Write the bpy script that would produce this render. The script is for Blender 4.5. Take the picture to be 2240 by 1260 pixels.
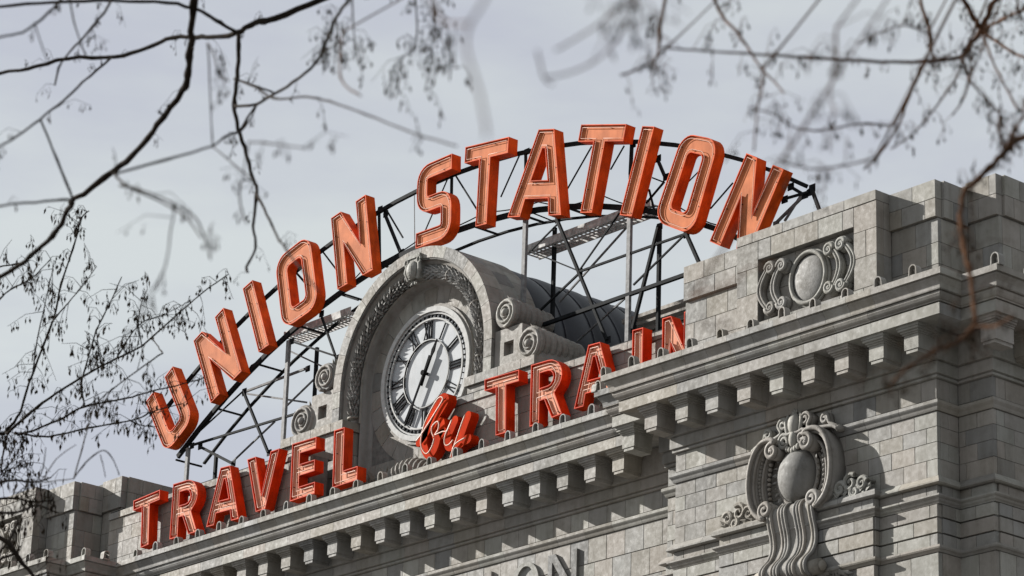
import bpy, bmesh, math, random
from mathutils import Vector, Matrix
from mathutils.geometry import tessellate_polygon
random.seed(7)
for o in list(bpy.data.objects): bpy.data.objects.remove(o, do_unlink=True)
S = bpy.context.scene
COL = S.collection
R = math.radians
H = 23.14            # height of the modillion undersides above the plaza

# ------------------------------------------------------------------ camera
cam = bpy.data.cameras.new('camera'); camo = bpy.data.objects.new('camera', cam); COL.objects.link(camo)
S.camera = camo
psi, th, ro = R(49.5464), R(20.0532), R(1.8695)
d = Vector((-math.sin(psi)*math.cos(th), math.cos(psi)*math.cos(th), math.sin(th)))
rt = Vector((math.cos(psi), math.sin(psi), 0)); up = rt.cross(d)
r2 = rt*math.cos(ro) + up*math.sin(ro); u2 = up*math.cos(ro) - rt*math.sin(ro)
camo.matrix_world = Matrix(((r2.x,u2.x,-d.x,63.5044),(r2.y,u2.y,-d.y,-48.4324),(r2.z,u2.z,-d.z,1.602),(0,0,0,1)))
cam.sensor_width = 36; cam.lens = 36*6902.03/2240
cam.clip_start = .1; cam.clip_end = 3000
cam.dof.use_dof = True; cam.dof.focus_distance = 82.0; cam.dof.aperture_fstop = 3.8

# ------------------------------------------------------------------ world, sun, exposure
W = bpy.data.worlds.new('World'); S.world = W; W.use_nodes = True
nt = W.node_tree; N = nt.nodes; LK = nt.links
bg = N['Background']
sky = N.new('ShaderNodeTexSky'); sky.sky_type = 'NISHITA'; sky.sun_disc = False
SUN = Vector((2.45, 1.0, -1.28)).normalized()      # direction the light travels
sky.sun_elevation = math.asin(-SUN.z); sky.sun_rotation = math.atan2(-SUN.x, -SUN.y) % (2*math.pi)
sky.air_density = 1.0; sky.dust_density = 2.0; sky.altitude = 1600
hs = N.new('ShaderNodeHueSaturation'); hs.inputs['Saturation'].default_value = .35; hs.inputs['Value'].default_value = .55
LK.new(sky.outputs[0], hs.inputs['Color'])
tc = N.new('ShaderNodeTexCoord'); mp = N.new('ShaderNodeMapping'); mp.inputs['Scale'].default_value = (1.6, 1.6, 5.0)
LK.new(tc.outputs['Generated'], mp.inputs[0])
cn = N.new('ShaderNodeTexNoise'); cn.inputs['Scale'].default_value = 3.0; cn.inputs['Detail'].default_value = 7; cn.inputs['Roughness'].default_value = .52
LK.new(mp.outputs[0], cn.inputs['Vector'])
cr = N.new('ShaderNodeValToRGB'); e = cr.color_ramp.elements
e[0].position = .38; e[0].color = (2.56, 2.70, 3.06, 1); e[1].position = .60; e[1].color = (3.18, 3.40, 3.44, 1)
LK.new(cn.outputs[0], cr.inputs[0])
mx = N.new('ShaderNodeMixRGB'); mx.inputs[0].default_value = .86
LK.new(hs.outputs[0], mx.inputs[1]); LK.new(cr.outputs[0], mx.inputs[2]); LK.new(mx.outputs[0], bg.inputs[0])
bg.inputs[1].default_value = .10
sun = bpy.data.lights.new('sun', 'SUN'); sun.energy = 5.0; sun.angle = R(.53); sun.color = (1, .97, .92)
suno = bpy.data.objects.new('sun', sun); COL.objects.link(suno); suno.location = (-40, -60, 60)
suno.rotation_euler = SUN.to_track_quat('-Z', 'Y').to_euler()
S.view_settings.view_transform = 'Standard'; S.view_settings.look = 'None'
S.view_settings.exposure = 1.12; S.view_settings.gamma = 1; S.view_settings.use_curve_mapping = False

# ------------------------------------------------------------------ materials
def mat(name, base, rough=.8, metal=0, spec=.5, var=None, bump=0, bscale=30, noise=None, streak=0, rust=(.45, .36, .30)):
    m = bpy.data.materials.new(name); m.use_nodes = True
    t = m.node_tree; b = t.nodes['Principled BSDF']
    b.inputs['Roughness'].default_value = rough; b.inputs['Metallic'].default_value = metal
    b.inputs['Specular IOR Level'].default_value = spec
    b.inputs['Base Color'].default_value = (*base, 1)
    geo = t.nodes.new('ShaderNodeNewGeometry')
    if noise:
        sc, lo, hi = noise
        n = t.nodes.new('ShaderNodeTexNoise'); n.inputs['Scale'].default_value = sc; n.inputs['Detail'].default_value = 6
        t.links.new(geo.outputs['Position'], n.inputs['Vector'])
        r = t.nodes.new('ShaderNodeValToRGB')
        r.color_ramp.elements[0].position = .32; r.color_ramp.elements[1].position = .68
        r.color_ramp.elements[0].color = (*[c*lo for c in base], 1); r.color_ramp.elements[1].color = (*[c*hi for c in base], 1)
        t.links.new(n.outputs[0], r.inputs[0]); t.links.new(r.outputs[0], b.inputs['Base Color'])
        if streak:
            mpn = t.nodes.new('ShaderNodeMapping'); mpn.inputs['Scale'].default_value = (4, 4, .7); t.links.new(geo.outputs['Position'], mpn.inputs[0])
            sn = t.nodes.new('ShaderNodeTexNoise'); sn.inputs['Scale'].default_value = 1.5; sn.inputs['Detail'].default_value = 7; sn.inputs['Roughness'].default_value = .65
            t.links.new(mpn.outputs[0], sn.inputs['Vector'])
            sr = t.nodes.new('ShaderNodeValToRGB'); sr.color_ramp.elements[0].position = .34; sr.color_ramp.elements[1].position = .56
            sr.color_ramp.elements[0].color = (*rust, 1); sr.color_ramp.elements[1].color = (1, 1, 1, 1)
            t.links.new(sn.outputs[0], sr.inputs[0])
            mm = t.nodes.new('ShaderNodeMixRGB'); mm.blend_type = 'MULTIPLY'; mm.inputs[0].default_value = streak
            t.links.new(r.outputs[0], mm.inputs[1]); t.links.new(sr.outputs[0], mm.inputs[2]); t.links.new(mm.outputs[0], b.inputs['Base Color'])
    if bump:
        n2 = t.nodes.new('ShaderNodeTexNoise'); n2.inputs['Scale'].default_value = bscale; n2.inputs['Detail'].default_value = 4
        t.links.new(geo.outputs['Position'], n2.inputs['Vector'])
        bp = t.nodes.new('ShaderNodeBump'); bp.inputs['Strength'].default_value = bump; bp.inputs['Distance'].default_value = .02
        t.links.new(n2.outputs[0], bp.inputs['Height']); t.links.new(bp.outputs[0], b.inputs['Normal'])
    return m

def stone(name, base, streak=.45, dirt=.5, bump=.35):
    m = bpy.data.materials.new(name); m.use_nodes = True
    t = m.node_tree; nd = t.nodes; lk = t.links; b = nd['Principled BSDF']
    b.inputs['Specular IOR Level'].default_value = .3
    geo = nd.new('ShaderNodeNewGeometry'); oi = nd.new('ShaderNodeObjectInfo')
    def noise(scale, vec=None, det=5, rough=.55):
        n = nd.new('ShaderNodeTexNoise'); n.inputs['Scale'].default_value = scale; n.inputs['Detail'].default_value = det
        n.inputs['Roughness'].default_value = rough
        lk.new(vec or geo.outputs['Position'], n.inputs['Vector']); return n.outputs[0]
    def ramp(src, p0, p1, c0, c1):
        r = nd.new('ShaderNodeValToRGB'); E = r.color_ramp.elements
        E[0].position = p0; E[1].position = p1; E[0].color = (*c0, 1); E[1].color = (*c1, 1)
        lk.new(src, r.inputs[0]); return r
    def mul(a, c, f=1.0):
        x = nd.new('ShaderNodeMixRGB'); x.blend_type = 'MULTIPLY'; x.inputs[0].default_value = f
        lk.new(a, x.inputs[1]); lk.new(c, x.inputs[2]); return x.outputs[0]
    tint = ramp(oi.outputs['Random'], 0, 1, (.66, .67, .70), (1.18, 1.17, 1.13))
    E = tint.color_ramp.elements
    for p, c in ((.15, (.98, .92, .84)), (.3, (.86, .87, .90)), (.45, (1.06, .99, .94)), (.6, (.92, .93, .95)), (.72, (1.02, .95, .91)), (.85, (.97, .98, .96))):
        x = E.new(p); x.color = (*c, 1)
    basec = nd.new('ShaderNodeRGB'); basec.outputs[0].default_value = (*base, 1)
    col = mul(basec.outputs[0], tint.outputs[0])
    col = mul(col, ramp(noise(.8, det=7, rough=.62), .3, .7, (.80, .79, .76), (1.08, 1.08, 1.07)).outputs[0])
    col = mul(col, ramp(noise(55, det=3), .25, .75, (.93, .93, .925), (1.05, 1.05, 1.05)).outputs[0])
    mpn = nd.new('ShaderNodeMapping'); mpn.inputs['Scale'].default_value = (3.2, 3.2, .35); lk.new(geo.outputs['Position'], mpn.inputs[0])
    col = mul(col, ramp(noise(1.6, mpn.outputs[0], 6, .6), .38, .62, (.62, .60, .55), (1, 1, 1)).outputs[0], streak)
    col = mul(col, ramp(noise(2.6, det=8, rough=.7), .30, .50, (.40, .36, .30), (1, 1, 1)).outputs[0], dirt)
    lk.new(col, b.inputs['Base Color'])
    rr = ramp(noise(9), .3, .7, (.62,)*3, (.92,)*3); lk.new(rr.outputs[0], b.inputs['Roughness'])
    bp = nd.new('ShaderNodeBump'); bp.inputs['Strength'].default_value = bump; bp.inputs['Distance'].default_value = .012
    lk.new(noise(28, det=6, rough=.65), bp.inputs['Height']); lk.new(bp.outputs[0], b.inputs['Normal'])
    return m

STONE = stone('terracotta_stone', (.246, .241, .229), .40, .36)
CORN = stone('cornice_stone', (.272, .267, .255), .45, .34)
ORN = stone('carved_stone', (.235, .231, .221), .4, .75, .5)
JOINT = mat('mortar_joint', (.135, .13, .12), .95, noise=(6, .7, 1.2))
ROOFM = mat('roof_sheet_metal', (.011, .0125, .017), .5, 0, .25, noise=(1.3, .7, 1.5), bump=.12, bscale=3)
GREYST = mat('grey_painted_steel', (.13, .131, .132), .75, 0, .15, noise=(8, .6, 1.4))
STEEL = mat('dark_painted_steel', (.008, .009, .010), .8, .0, .08, noise=(8, .6, 1.7))
GALV = mat('galvanised_steel', (.17, .17, .17), .7, 0, .2, noise=(9, .6, 1.2))
ORANGE = mat('orange_enamel', (.58, .070, .006), .62, 0, .06, noise=(2.2, .70, 1.12), bump=.06, bscale=5, streak=.55)
RED = mat('red_orange_enamel', (.54, .038, .004), .62, 0, .06, noise=(2.2, .70, 1.12), bump=.06, bscale=5, streak=.55)
SCRIPT = mat('script_red_enamel', (.44, .030, .004), .8, 0, .02, noise=(2.2, .75, 1.1), streak=.4)
SALMON = mat('salmon_enamel', (.46, .150, .064), .75, 0, .08, noise=(2.6, .80, 1.1), streak=.35, rust=(.55, .42, .34))
BLUSH = mat('blush_enamel', (.56, .245, .155), .75, 0, .08, noise=(3, .86, 1.08), streak=.35, rust=(.55, .42, .34))
NEON = mat('unlit_neon_glass', (.50, .29, .215), .45, 0, .22)
WHITEP = mat('white_paint', (.40, .40, .39), .75, 0, .1, noise=(7, .8, 1.06))
DIAL = mat('opal_glass_dial', (.37, .385, .40), .7, 0, .1, noise=(1.5, .86, 1.06), streak=.3, rust=(.7, .68, .64))
BLACK = mat('black_paint', (.012, .012, .013), .9, 0, .03)
GRATE = mat('catwalk_galvanised', (.42, .42, .41), .7, 0, .15, noise=(9, .6, 1.2))
BARK = mat('bark', (.016, .012, .009), .95, 0, .05, noise=(14, .5, 1.6), bump=.6, bscale=40)
BARKW = mat('brown_bark', (.050, .024, .012), .95, 0, .05, noise=(14, .5, 1.6), bump=.6, bscale=40)
POD = mat('dry_seed_pod', (.018, .013, .008), .9, 0, .05, noise=(30, .5, 1.7))
PLAZA = mat('plaza_paving', (.13, .125, .12), .9, noise=(.8, .8, 1.15), bump=.2)

# ------------------------------------------------------------------ mesh helpers
class MB:
    def __init__(s): s.v = []; s.f = []
    def add(s, v, f):
        k = len(s.v); s.v += [tuple(p) for p in v]; s.f += [tuple(i+k for i in q) for q in f]; return s
    def box(s, x0, x1, y0, y1, z0, z1):
        return s.add([(x0,y0,z0),(x1,y0,z0),(x1,y1,z0),(x0,y1,z0),(x0,y0,z1),(x1,y0,z1),(x1,y1,z1),(x0,y1,z1)],
                     [(0,3,2,1),(4,5,6,7),(0,1,5,4),(1,2,6,5),(2,3,7,6),(3,0,4,7)])
    def bar(s, a, b, w, h=None, up=(0,1,0)):
        a, b = Vector(a), Vector(b); t = (b-a).normalized(); h = h or w
        n = t.cross(Vector(up)); n = n.normalized() if n.length > 1e-4 else Vector((1,0,0)); m = t.cross(n)
        n *= w/2; m *= h/2
        v = [a-n-m, a+n-m, a+n+m, a-n+m, b-n-m, b+n-m, b+n+m, b-n+m]
        return s.add(v, [(0,3,2,1),(4,5,6,7),(0,1,5,4),(1,2,6,5),(2,3,7,6),(3,0,4,7)])
    def tube(s, pts, rad, n=8, closed=False):
        P = [Vector(p) for p in pts]; m = len(P)
        if not hasattr(rad, '__len__'): rad = [rad]*m
        ref = Vector((.31, .87, .38)); vs = []
        prev = None
        for i, p in enumerate(P):
            if closed: t = P[(i+1) % m]-P[i-1]
            else: t = P[min(i+1, m-1)]-P[max(i-1, 0)]
            t = t.normalized() if t.length > 1e-9 else Vector((0,0,1))
            if prev is None: u = t.cross(ref).normalized()
            else:
                u = prev - t*prev.dot(t); u = u.normalized() if u.length > 1e-6 else t.cross(ref).normalized()
            prev = u; w = t.cross(u)
            for k in range(n):
                a = 2*math.pi*k/n; vs.append(p+(u*math.cos(a)+w*math.sin(a))*rad[i])
        fs = []
        for i in range(m if closed else m-1):
            j = (i+1) % m
            for k in range(n):
                l = (k+1) % n; fs.append((i*n+k, i*n+l, j*n+l, j*n+k))
        if not closed: fs += [tuple(range(n))[::-1], tuple((m-1)*n+k for k in range(n))]
        return s.add(vs, fs)
    def ell(s, c, r, nu=14, nv=9, rot=None):
        vs = []; fs = []
        for j in range(1, nv):
            ph = math.pi*j/nv
            for i in range(nu):
                a = 2*math.pi*i/nu; p = Vector((r[0]*math.sin(ph)*math.cos(a), r[1]*math.sin(ph)*math.sin(a), r[2]*math.cos(ph)))
                if rot: p = rot @ p
                vs.append(Vector(c)+p)
        for j in range(nv-2):
            for i in range(nu):
                k = (i+1) % nu; fs.append((j*nu+i, (j+1)*nu+i, (j+1)*nu+k, j*nu+k))
        top = Vector((0,0,r[2])); bot = -top
        if rot: top = rot @ top; bot = rot @ bot
        vs += [Vector(c)+top, Vector(c)+bot]; a, b = len(vs)-2, len(vs)-1
        for i in range(nu):
            k = (i+1) % nu; fs += [(a, i, k), (b, (nv-2)*nu+k, (nv-2)*nu+i)]
        return s.add(vs, fs)
    def spindle(s, c, dirv, length, width, flat=.45, roll=0.0):
        t = Vector(dirv).normalized(); u = t.cross(Vector((.3,.2,.93)))
        u = (u.normalized() if u.length > 1e-4 else Vector((1,0,0))); w = t.cross(u)
        u, w = u*math.cos(roll)+w*math.sin(roll), w*math.cos(roll)-u*math.sin(roll)
        c = Vector(c); q = c+t*length*.42
        vs = [c, q+u*width/2, q+w*width*flat/2, q-u*width/2, q-w*width*flat/2, c+t*length]
        return s.add(vs, [(0,2,1),(0,3,2),(0,4,3),(0,1,4),(5,1,2),(5,2,3),(5,3,4),(5,4,1)])
    def sector(s, cx, cz, r0, r1, a0, a1, y0, y1, n=4):
        vs = []
        for i in range(n+1):
            a = a0+(a1-a0)*i/n; c_, s_ = math.cos(a), math.sin(a)
            for r in (r0, r1):
                for y in (y0, y1): vs.append((cx+r*c_, y, cz+r*s_))
        fs = []
        for i in range(n):
            k = 4*i; m = k+4
            fs += [(k, k+2, m+2, m), (k+1, m+1, m+3, k+3), (k+2, k+3, m+3, m+2), (k, m, m+1, k+1)]
        fs += [(0,1,3,2), (4*n, 4*n+2, 4*n+3, 4*n+1)]
        return s.add(vs, fs)
    def ribbon(s, path, y0, y1, t):
        """strapwork: a band following a path in the XZ plane, standing out from y0 to y1"""
        n = len(path); vs = []
        for i, p in enumerate(path):
            a = path[max(i-1, 0)]; b = path[min(i+1, n-1)]
            dx, dz = b[0]-a[0], b[1]-a[1]; l = math.hypot(dx, dz) or 1; nx, nz = -dz/l*t/2, dx/l*t/2
            vs += [(p[0]+nx, y0, p[1]+nz), (p[0]+nx, y1, p[1]+nz), (p[0]-nx, y1, p[1]-nz), (p[0]-nx, y0, p[1]-nz)]
        fs = []
        for i in range(n-1):
            k = 4*i; m = k+4
            fs += [(k+j, m+j, m+(j+1) % 4, k+(j+1) % 4) for j in range(4)]
        fs += [(3,2,1,0), tuple(4*(n-1)+j for j in range(4))]
        return s.add(vs, fs)
    def build(s, name, material, parent=None, smooth=False):
        me = bpy.data.meshes.new(name); me.from_pydata(s.v, [], s.f); me.update()
        bm = bmesh.new(); bm.from_mesh(me); bmesh.ops.recalc_face_normals(bm, faces=bm.faces); bm.to_mesh(me); bm.free()
        if smooth: me.shade_smooth() if hasattr(me, 'shade_smooth') else None
        me.materials.append(material)
        return link(name, me, parent)
def link(name, me, parent=None, loc=None, rotz=0):
    o = bpy.data.objects.new(name, me); COL.objects.link(o)
    if parent: o.parent = parent
    if loc: o.location = loc
    if rotz: o.rotation_euler = (0, 0, rotz)
    return o
def empty(name, label, cat, loc=(0,0,0), group=None):
    o = bpy.data.objects.new(name, None); COL.objects.link(o); o.location = loc; o.empty_display_size = .2
    o['label'] = label; o['category'] = cat
    if group: o['group'] = group
    return o
_cache = {}
def stone_box(w, dpt, h, material, bev=.006):
    key = (round(w, 3), round(dpt, 3), round(h, 3), material.name)
    if key not in _cache:
        bm = bmesh.new(); bmesh.ops.create_cube(bm, size=1)
        for v in bm.verts: v.co = Vector((v.co.x*w, v.co.y*dpt, v.co.z*h))
        bmesh.ops.bevel(bm, geom=bm.edges[:], offset=min(bev, .3*min(w, dpt, h)), segments=1, affect='EDGES')
        me = bpy.data.meshes.new('stone'); bm.to_mesh(me); bm.free(); me.materials.append(material); _cache[key] = me
    return _cache[key]
GAP = .0075
def blk(name, parent, x0, x1, y0, y1, z0, z1, material=None):
    g = GAP/2
    return link(name, stone_box(x1-x0-2*g, y1-y0, z1-z0-2*g, material or STONE), parent, ((x0+x1)/2, (y0+y1)/2, (z0+z1)/2))
def blk_side(name, parent, x0, x1, y0, y1, z0, z1, material=None):
    g = GAP/2
    return link(name, stone_box(x1-x0, y1-y0-2*g, z1-z0-2*g, material or STONE), parent, ((x0+x1)/2, (y0+y1)/2, (z0+z1)/2))
def cuts(a, b, w, off=0.0, mn=.16):
    """joint positions between a and b every w metres, shifted by off"""
    xs = [a]; x = a+(off if off > mn else w)
    while x < b-mn: xs.append(x); x += w
    xs.append(b); return xs
def course(name, parent, x0, x1, yf, z0, z1, w=.65, off=0, th=.10, material=None, holes=()):
    xs = cuts(x0, x1, w, off)
    for a, b in zip(xs, xs[1:]):
        j = random.uniform(-.003, .003)
        blk(name, parent, a, b, yf+j, yf+th, z0, z1, material)
def course_side(name, parent, y0, y1, xf, z0, z1, w=.65, off=0, th=.10, material=None):
    ys = cuts(y0, y1, w, off)
    for a, b in zip(ys, ys[1:]):
        blk_side(name, parent, xf-th, xf, a, b, z0, z1, material)
def molding(name, parent, path, profile, L, material, skip=()):
    """cut a running moulding into stones; path runs with the outside on its right hand"""
    n = len(path)
    dirs = []
    for i in range(n-1):
        dx, dy = path[i+1][0]-path[i][0], path[i+1][1]-path[i][1]; l = math.hypot(dx, dy); dirs.append((dx/l, dy/l, l))
    for i in range(n-1):
        if i in skip: continue
        tx, ty, l = dirs[i]; nx, ny = ty, -tx
        m0 = m1 = 0
        if i > 0: m0 = 1 if dirs[i-1][0]*ty-dirs[i-1][1]*tx > 0 else -1
        if i < n-2: m1 = 1 if tx*dirs[i+1][1]-ty*dirs[i+1][0] > 0 else -1
        k = max(1, round(l/L)) if l > 1.6*L else 1
        for j in range(k):
            s0, s1 = l*j/k, l*(j+1)/k
            vs = []
            for (s_, mm, sg) in ((s0, m0 if j == 0 else 0, -1), (s1, m1 if j == k-1 else 0, 1)):
                g = 0 if mm else GAP/2
                for (e_, z) in profile:
                    q = s_ + sg*mm*e_ - sg*g
                    vs.append((path[i][0]+tx*q+nx*e_, path[i][1]+ty*q+ny*e_, H+z))
            p = len(profile)
            fs = [(a, (a+1) % p, p+(a+1) % p, p+a) for a in range(p)] + [tuple(range(p))[::-1], tuple(range(p, 2*p))]
            MB().add(vs, fs).build(name, material, parent)
def spiral(cx, cz, r0, r1, turns, a0, sgn=1, n=None):
    n = n or max(8, int(turns*14)); out = []
    for i in range(n+1):
        t = i/n; a = a0+sgn*2*math.pi*turns*t; r = r0+(r1-r0)*t; out.append((cx+r*math.cos(a), cz+r*math.sin(a)))
    return out
def smooth_path(P, k=5):
    out = []; n = len(P)
    for i in range(n-1):
        p0, p1, p2, p3 = P[max(i-1, 0)], P[i], P[i+1], P[min(i+2, n-1)]
        for j in range(k):
            t = j/k
            out.append(tuple(.5*((2*b)+(-a+c)*t+(2*a-5*b+4*c-dd)*t*t+(-a+3*b-3*c+dd)*t**3) for a, b, c, dd in zip(p0, p1, p2, p3)))
    out.append(tuple(P[-1])); return out

# ------------------------------------------------------------------ ground
g = MB().add([(-900,-900,0),(900,-900,0),(900,900,0),(-900,900,0)], [(0,1,2,3)]).build('ground', PLAZA); g['kind'] = 'structure'
g['label'] = 'pale paved plaza ground'; g['category'] = 'ground'

# ------------------------------------------------------------------ the station building
AX = 1.05                       # axis of the clock
PC = 17.76                      # axis of the right-hand pavilion
def mir(x): return 2*AX-x
BLD = empty('station_building', 'grey stone railway station with bracketed cornice, attic pavilions and arched clock niche', 'building', (AX, 2, 0))
BLD.location = (0, 0, 0)
Y0, YP1, YP2 = .73, -1.03, -.36           # wall planes: centre, pavilion front, pavilion flank
P1A, P1B, P2A, P2B = 13.83, 21.69, 12.88, 22.64
right_path = [(P2A, Y0), (P2A, YP2), (P1A, YP2), (P1A, YP1), (P1B, YP1), (P1B, YP2), (P2B, YP2), (P2B, 9.0)]
left_path = [(mir(P2B), 9.0), (mir(P2B), YP2), (mir(P1B), YP2), (mir(P1B), YP1), (mir(P1A), YP1), (mir(P1A), YP2), (mir(P2A), YP2), (mir(P2A), Y0)]
ALL = left_path + right_path

# --- wall cores (mortar) ; everything visible is stone laid over them
cw = MB().box(mir(P2A)-.2, P2A+.2, Y0+.02, 13, 0, H+1.36)
CENT = cw.build('centre_wall', JOINT, BLD)
pav = []
for sgn in (0, 1):
    f = (lambda x: x) if sgn else mir
    a, b = sorted((f(P2A), f(P2B))); c, e_ = sorted((f(P1A), f(P1B)))
    m = MB().box(a+.02, b-.02, YP2+.02, 13, 0, H+1.355).box(c+.02, e_-.02, YP1+.02, YP2+.3, 0, H+1.35)
    pav.append(m.build('pavilion_wall', JOINT, BLD))
PAVL, PAVR = pav
# lower facade below the picture: dressed courses to the ground
lowm = MB()
for z in [x*1.1 for x in range(0, 16)]:
    lowm.box(mir(P2A), P2A, Y0-.02, Y0+.1, z+.02, z+1.08)
    for f in (lambda x: x, mir):
        c, e_ = sorted((f(P1A), f(P1B))); lowm.box(c, e_, YP1-.05, YP1+.1, z+.02, z+1.08)
lowm.build('lower_courses', STONE, CENT)

# --- cornice
CORE = MB().box(mir(P2A)-1.0, P2A+1.0, Y0-.7, 12.5, H+.62, H+1.35).build('cornice', JOINT, BLD)
# corona and crown are laid as separate rows of stones
corona = [(.3,.60),(.93,.586),(.93,.832),(.3,.832)]
bedtop = [(.3,.834),(.885,.834),(.885,.858),(.955,.858),(.955,.885),(.985,.90),(1.01,.93),(1.04,.985),(1.045,1.03),(1.02,1.035),(1.02,1.055),(1.085,1.056),(1.085,1.068),(.3,1.068)]
cyma = [(.3,1.075),(1.085,1.075),(1.09,1.12),(1.10,1.17),(1.135,1.225),(1.17,1.27),(1.18,1.30),(1.17,1.315),(1.235,1.318),(1.235,1.455),(.3,1.47)]
molding('corona_stone', CORE, ALL, corona, 1.0, CORN)
molding('bed_stone', CORE, ALL, bedtop, .97, CORN)
molding('crown_stone', CORE, ALL, cyma, .72, CORN)
under = [(0,-.395),(.06,-.385),(.06,-.335),(.035,-.33),(.035,-.315),(.10,-.30),(.10,-.055),(.075,-.05),(.075,-.03),(.16,-.02),(.16,0),(.16,.612),(-.1,.612),(-.1,-.395)]
molding('bed_mould', CORE, ALL, under, .98, STONE)

# modillions
def modillion_mesh():
    m = MB()
    m.box(-.2, .2, -.57, 0, .075, .40)          # body
    m.box(-.155, .165, -.555, 0, 0, .055)       # lower plate
    m.box(-.17, .17, -.54, 0, .05, .08)
    m.box(-.225, .225, -.60, 0, .40, .435)      # cap
    m.box(-.25, .25, -.635, 0, .437, .475)
    m.box(-.285, .285, -.68, 0, .477, .525)
    m.box(-.31, .31, -.70, 0, .527, .60)
    me = m.build('modillion', CORN, CORE).data
    return me
tmp_me = modillion_mesh(); bpy.data.objects.remove([o for o in CORE.children if o.name.startswith('modillion')][0])
def modillion(x, y, rz=0):
    o = link('modillion', tmp_me, CORE, (x+random.uniform(-.012, .012), y+random.uniform(-.004, .004), H), rz+random.uniform(-.012, .012)); o.scale.x = random.uniform(.975, 1.02)
for i in range(-10, 12):
    x = i-.2
    if mir(P2A)+.9 < x < P2A-.9: modillion(x, Y0-.16)
for k in range(-1, 8):
    x = 14.96+.985*k-.2
    modillion(x, YP1-.16); modillion(mir(x), YP1-.16)
for x in (12.30, 23.18): modillion(x, YP2-.16); modillion(mir(x), YP2-.16)
for y in (.35, 1.35, 2.35, 3.35):
    modillion(P2B+.16, y, math.pi/2); modillion(mir(P2A)+.16, y-.1, math.pi/2) if y > 5 else None

# antefixes: hooded tongues along the lip of the cornice
def antefix_mesh():
    m = MB(); n = 12
    pts = []
    for i in range(n+1):
        a = math.pi*i/n; pts.append((.115*math.cos(a), .19+.13*math.sin(a)))
    pts = [(.125, 0)] + pts + [(-.125, 0)]
    path = [(p[0], p[1]) for p in pts]
    m.ribbon(path, -.12, .07, .034)
    m.ribbon([(0, .0), (0, .24)], .03, .06, .2)
    m.tube([(0,.03,.0),(0,.0,.12),(0,-.05,.2)], [.03,.04,.02], 6)
    m.box(-.15, .15, -.11, .06, -.02, .025)
    o = m.build('antefix', CORN, CORE); me = o.data; bpy.data.objects.remove(o); return me
afx = antefix_mesh()
def antefix(x, y, rz=0):
    o = link('antefix', afx, CORE, (x+random.uniform(-.02,.02), y, H+1.462), rz+random.uniform(-.07, .07)); k = random.uniform(.62, .80); o.scale = (random.uniform(.72, .86), .9, k)
    o.rotation_euler.x = random.uniform(-.05, .08)
for i in range(-9, 12):
    x = i+.29
    if mir(P2A)+1.6 < x < P2A-1.5: antefix(x, Y0-1.10)
for k in range(0, 12):
    x = 12.66+.946*k
    if x < 23.0: antefix(x, YP1-1.10); antefix(mir(x), YP1-1.10)
for x in (11.75, 23.8): antefix(x, YP2-1.10); antefix(mir(x), YP2-1.10)
for y in (-1.6, -.7): antefix(mir(P2A)+1.2, y+.7, math.pi/2); antefix(P2A-1.2, y+.1, -math.pi/2)
for y in (-.5, .5, 1.5, 2.5): antefix(P2B+1.18, y, math.pi/2)

# --- frieze, string course and centre wall blocks
string = [(-.05,-1.10),(.03,-1.10),(.045,-1.07),(.06,-1.03),(.095,-.985),(.11,-.96),(.11,-.90),(.09,-.885),(0,-.845),(-.05,-.845)]
molding('string_stone', CENT, ALL, string, .97, STONE)
course('frieze_block', CENT, mir(P2A), P2A, Y0, H-.84, H-.40, .645, .41)
for j, (z0, z1) in enumerate(((-1.73,-1.11), (-2.38,-1.74), (-3.02,-2.39), (-3.66,-3.03))):
    course('ashlar_block', CENT, mir(P2A), P2A, Y0, H+z0, H+z1, .645, (.42, .42-.32+.645)[j % 2] % .645)
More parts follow.
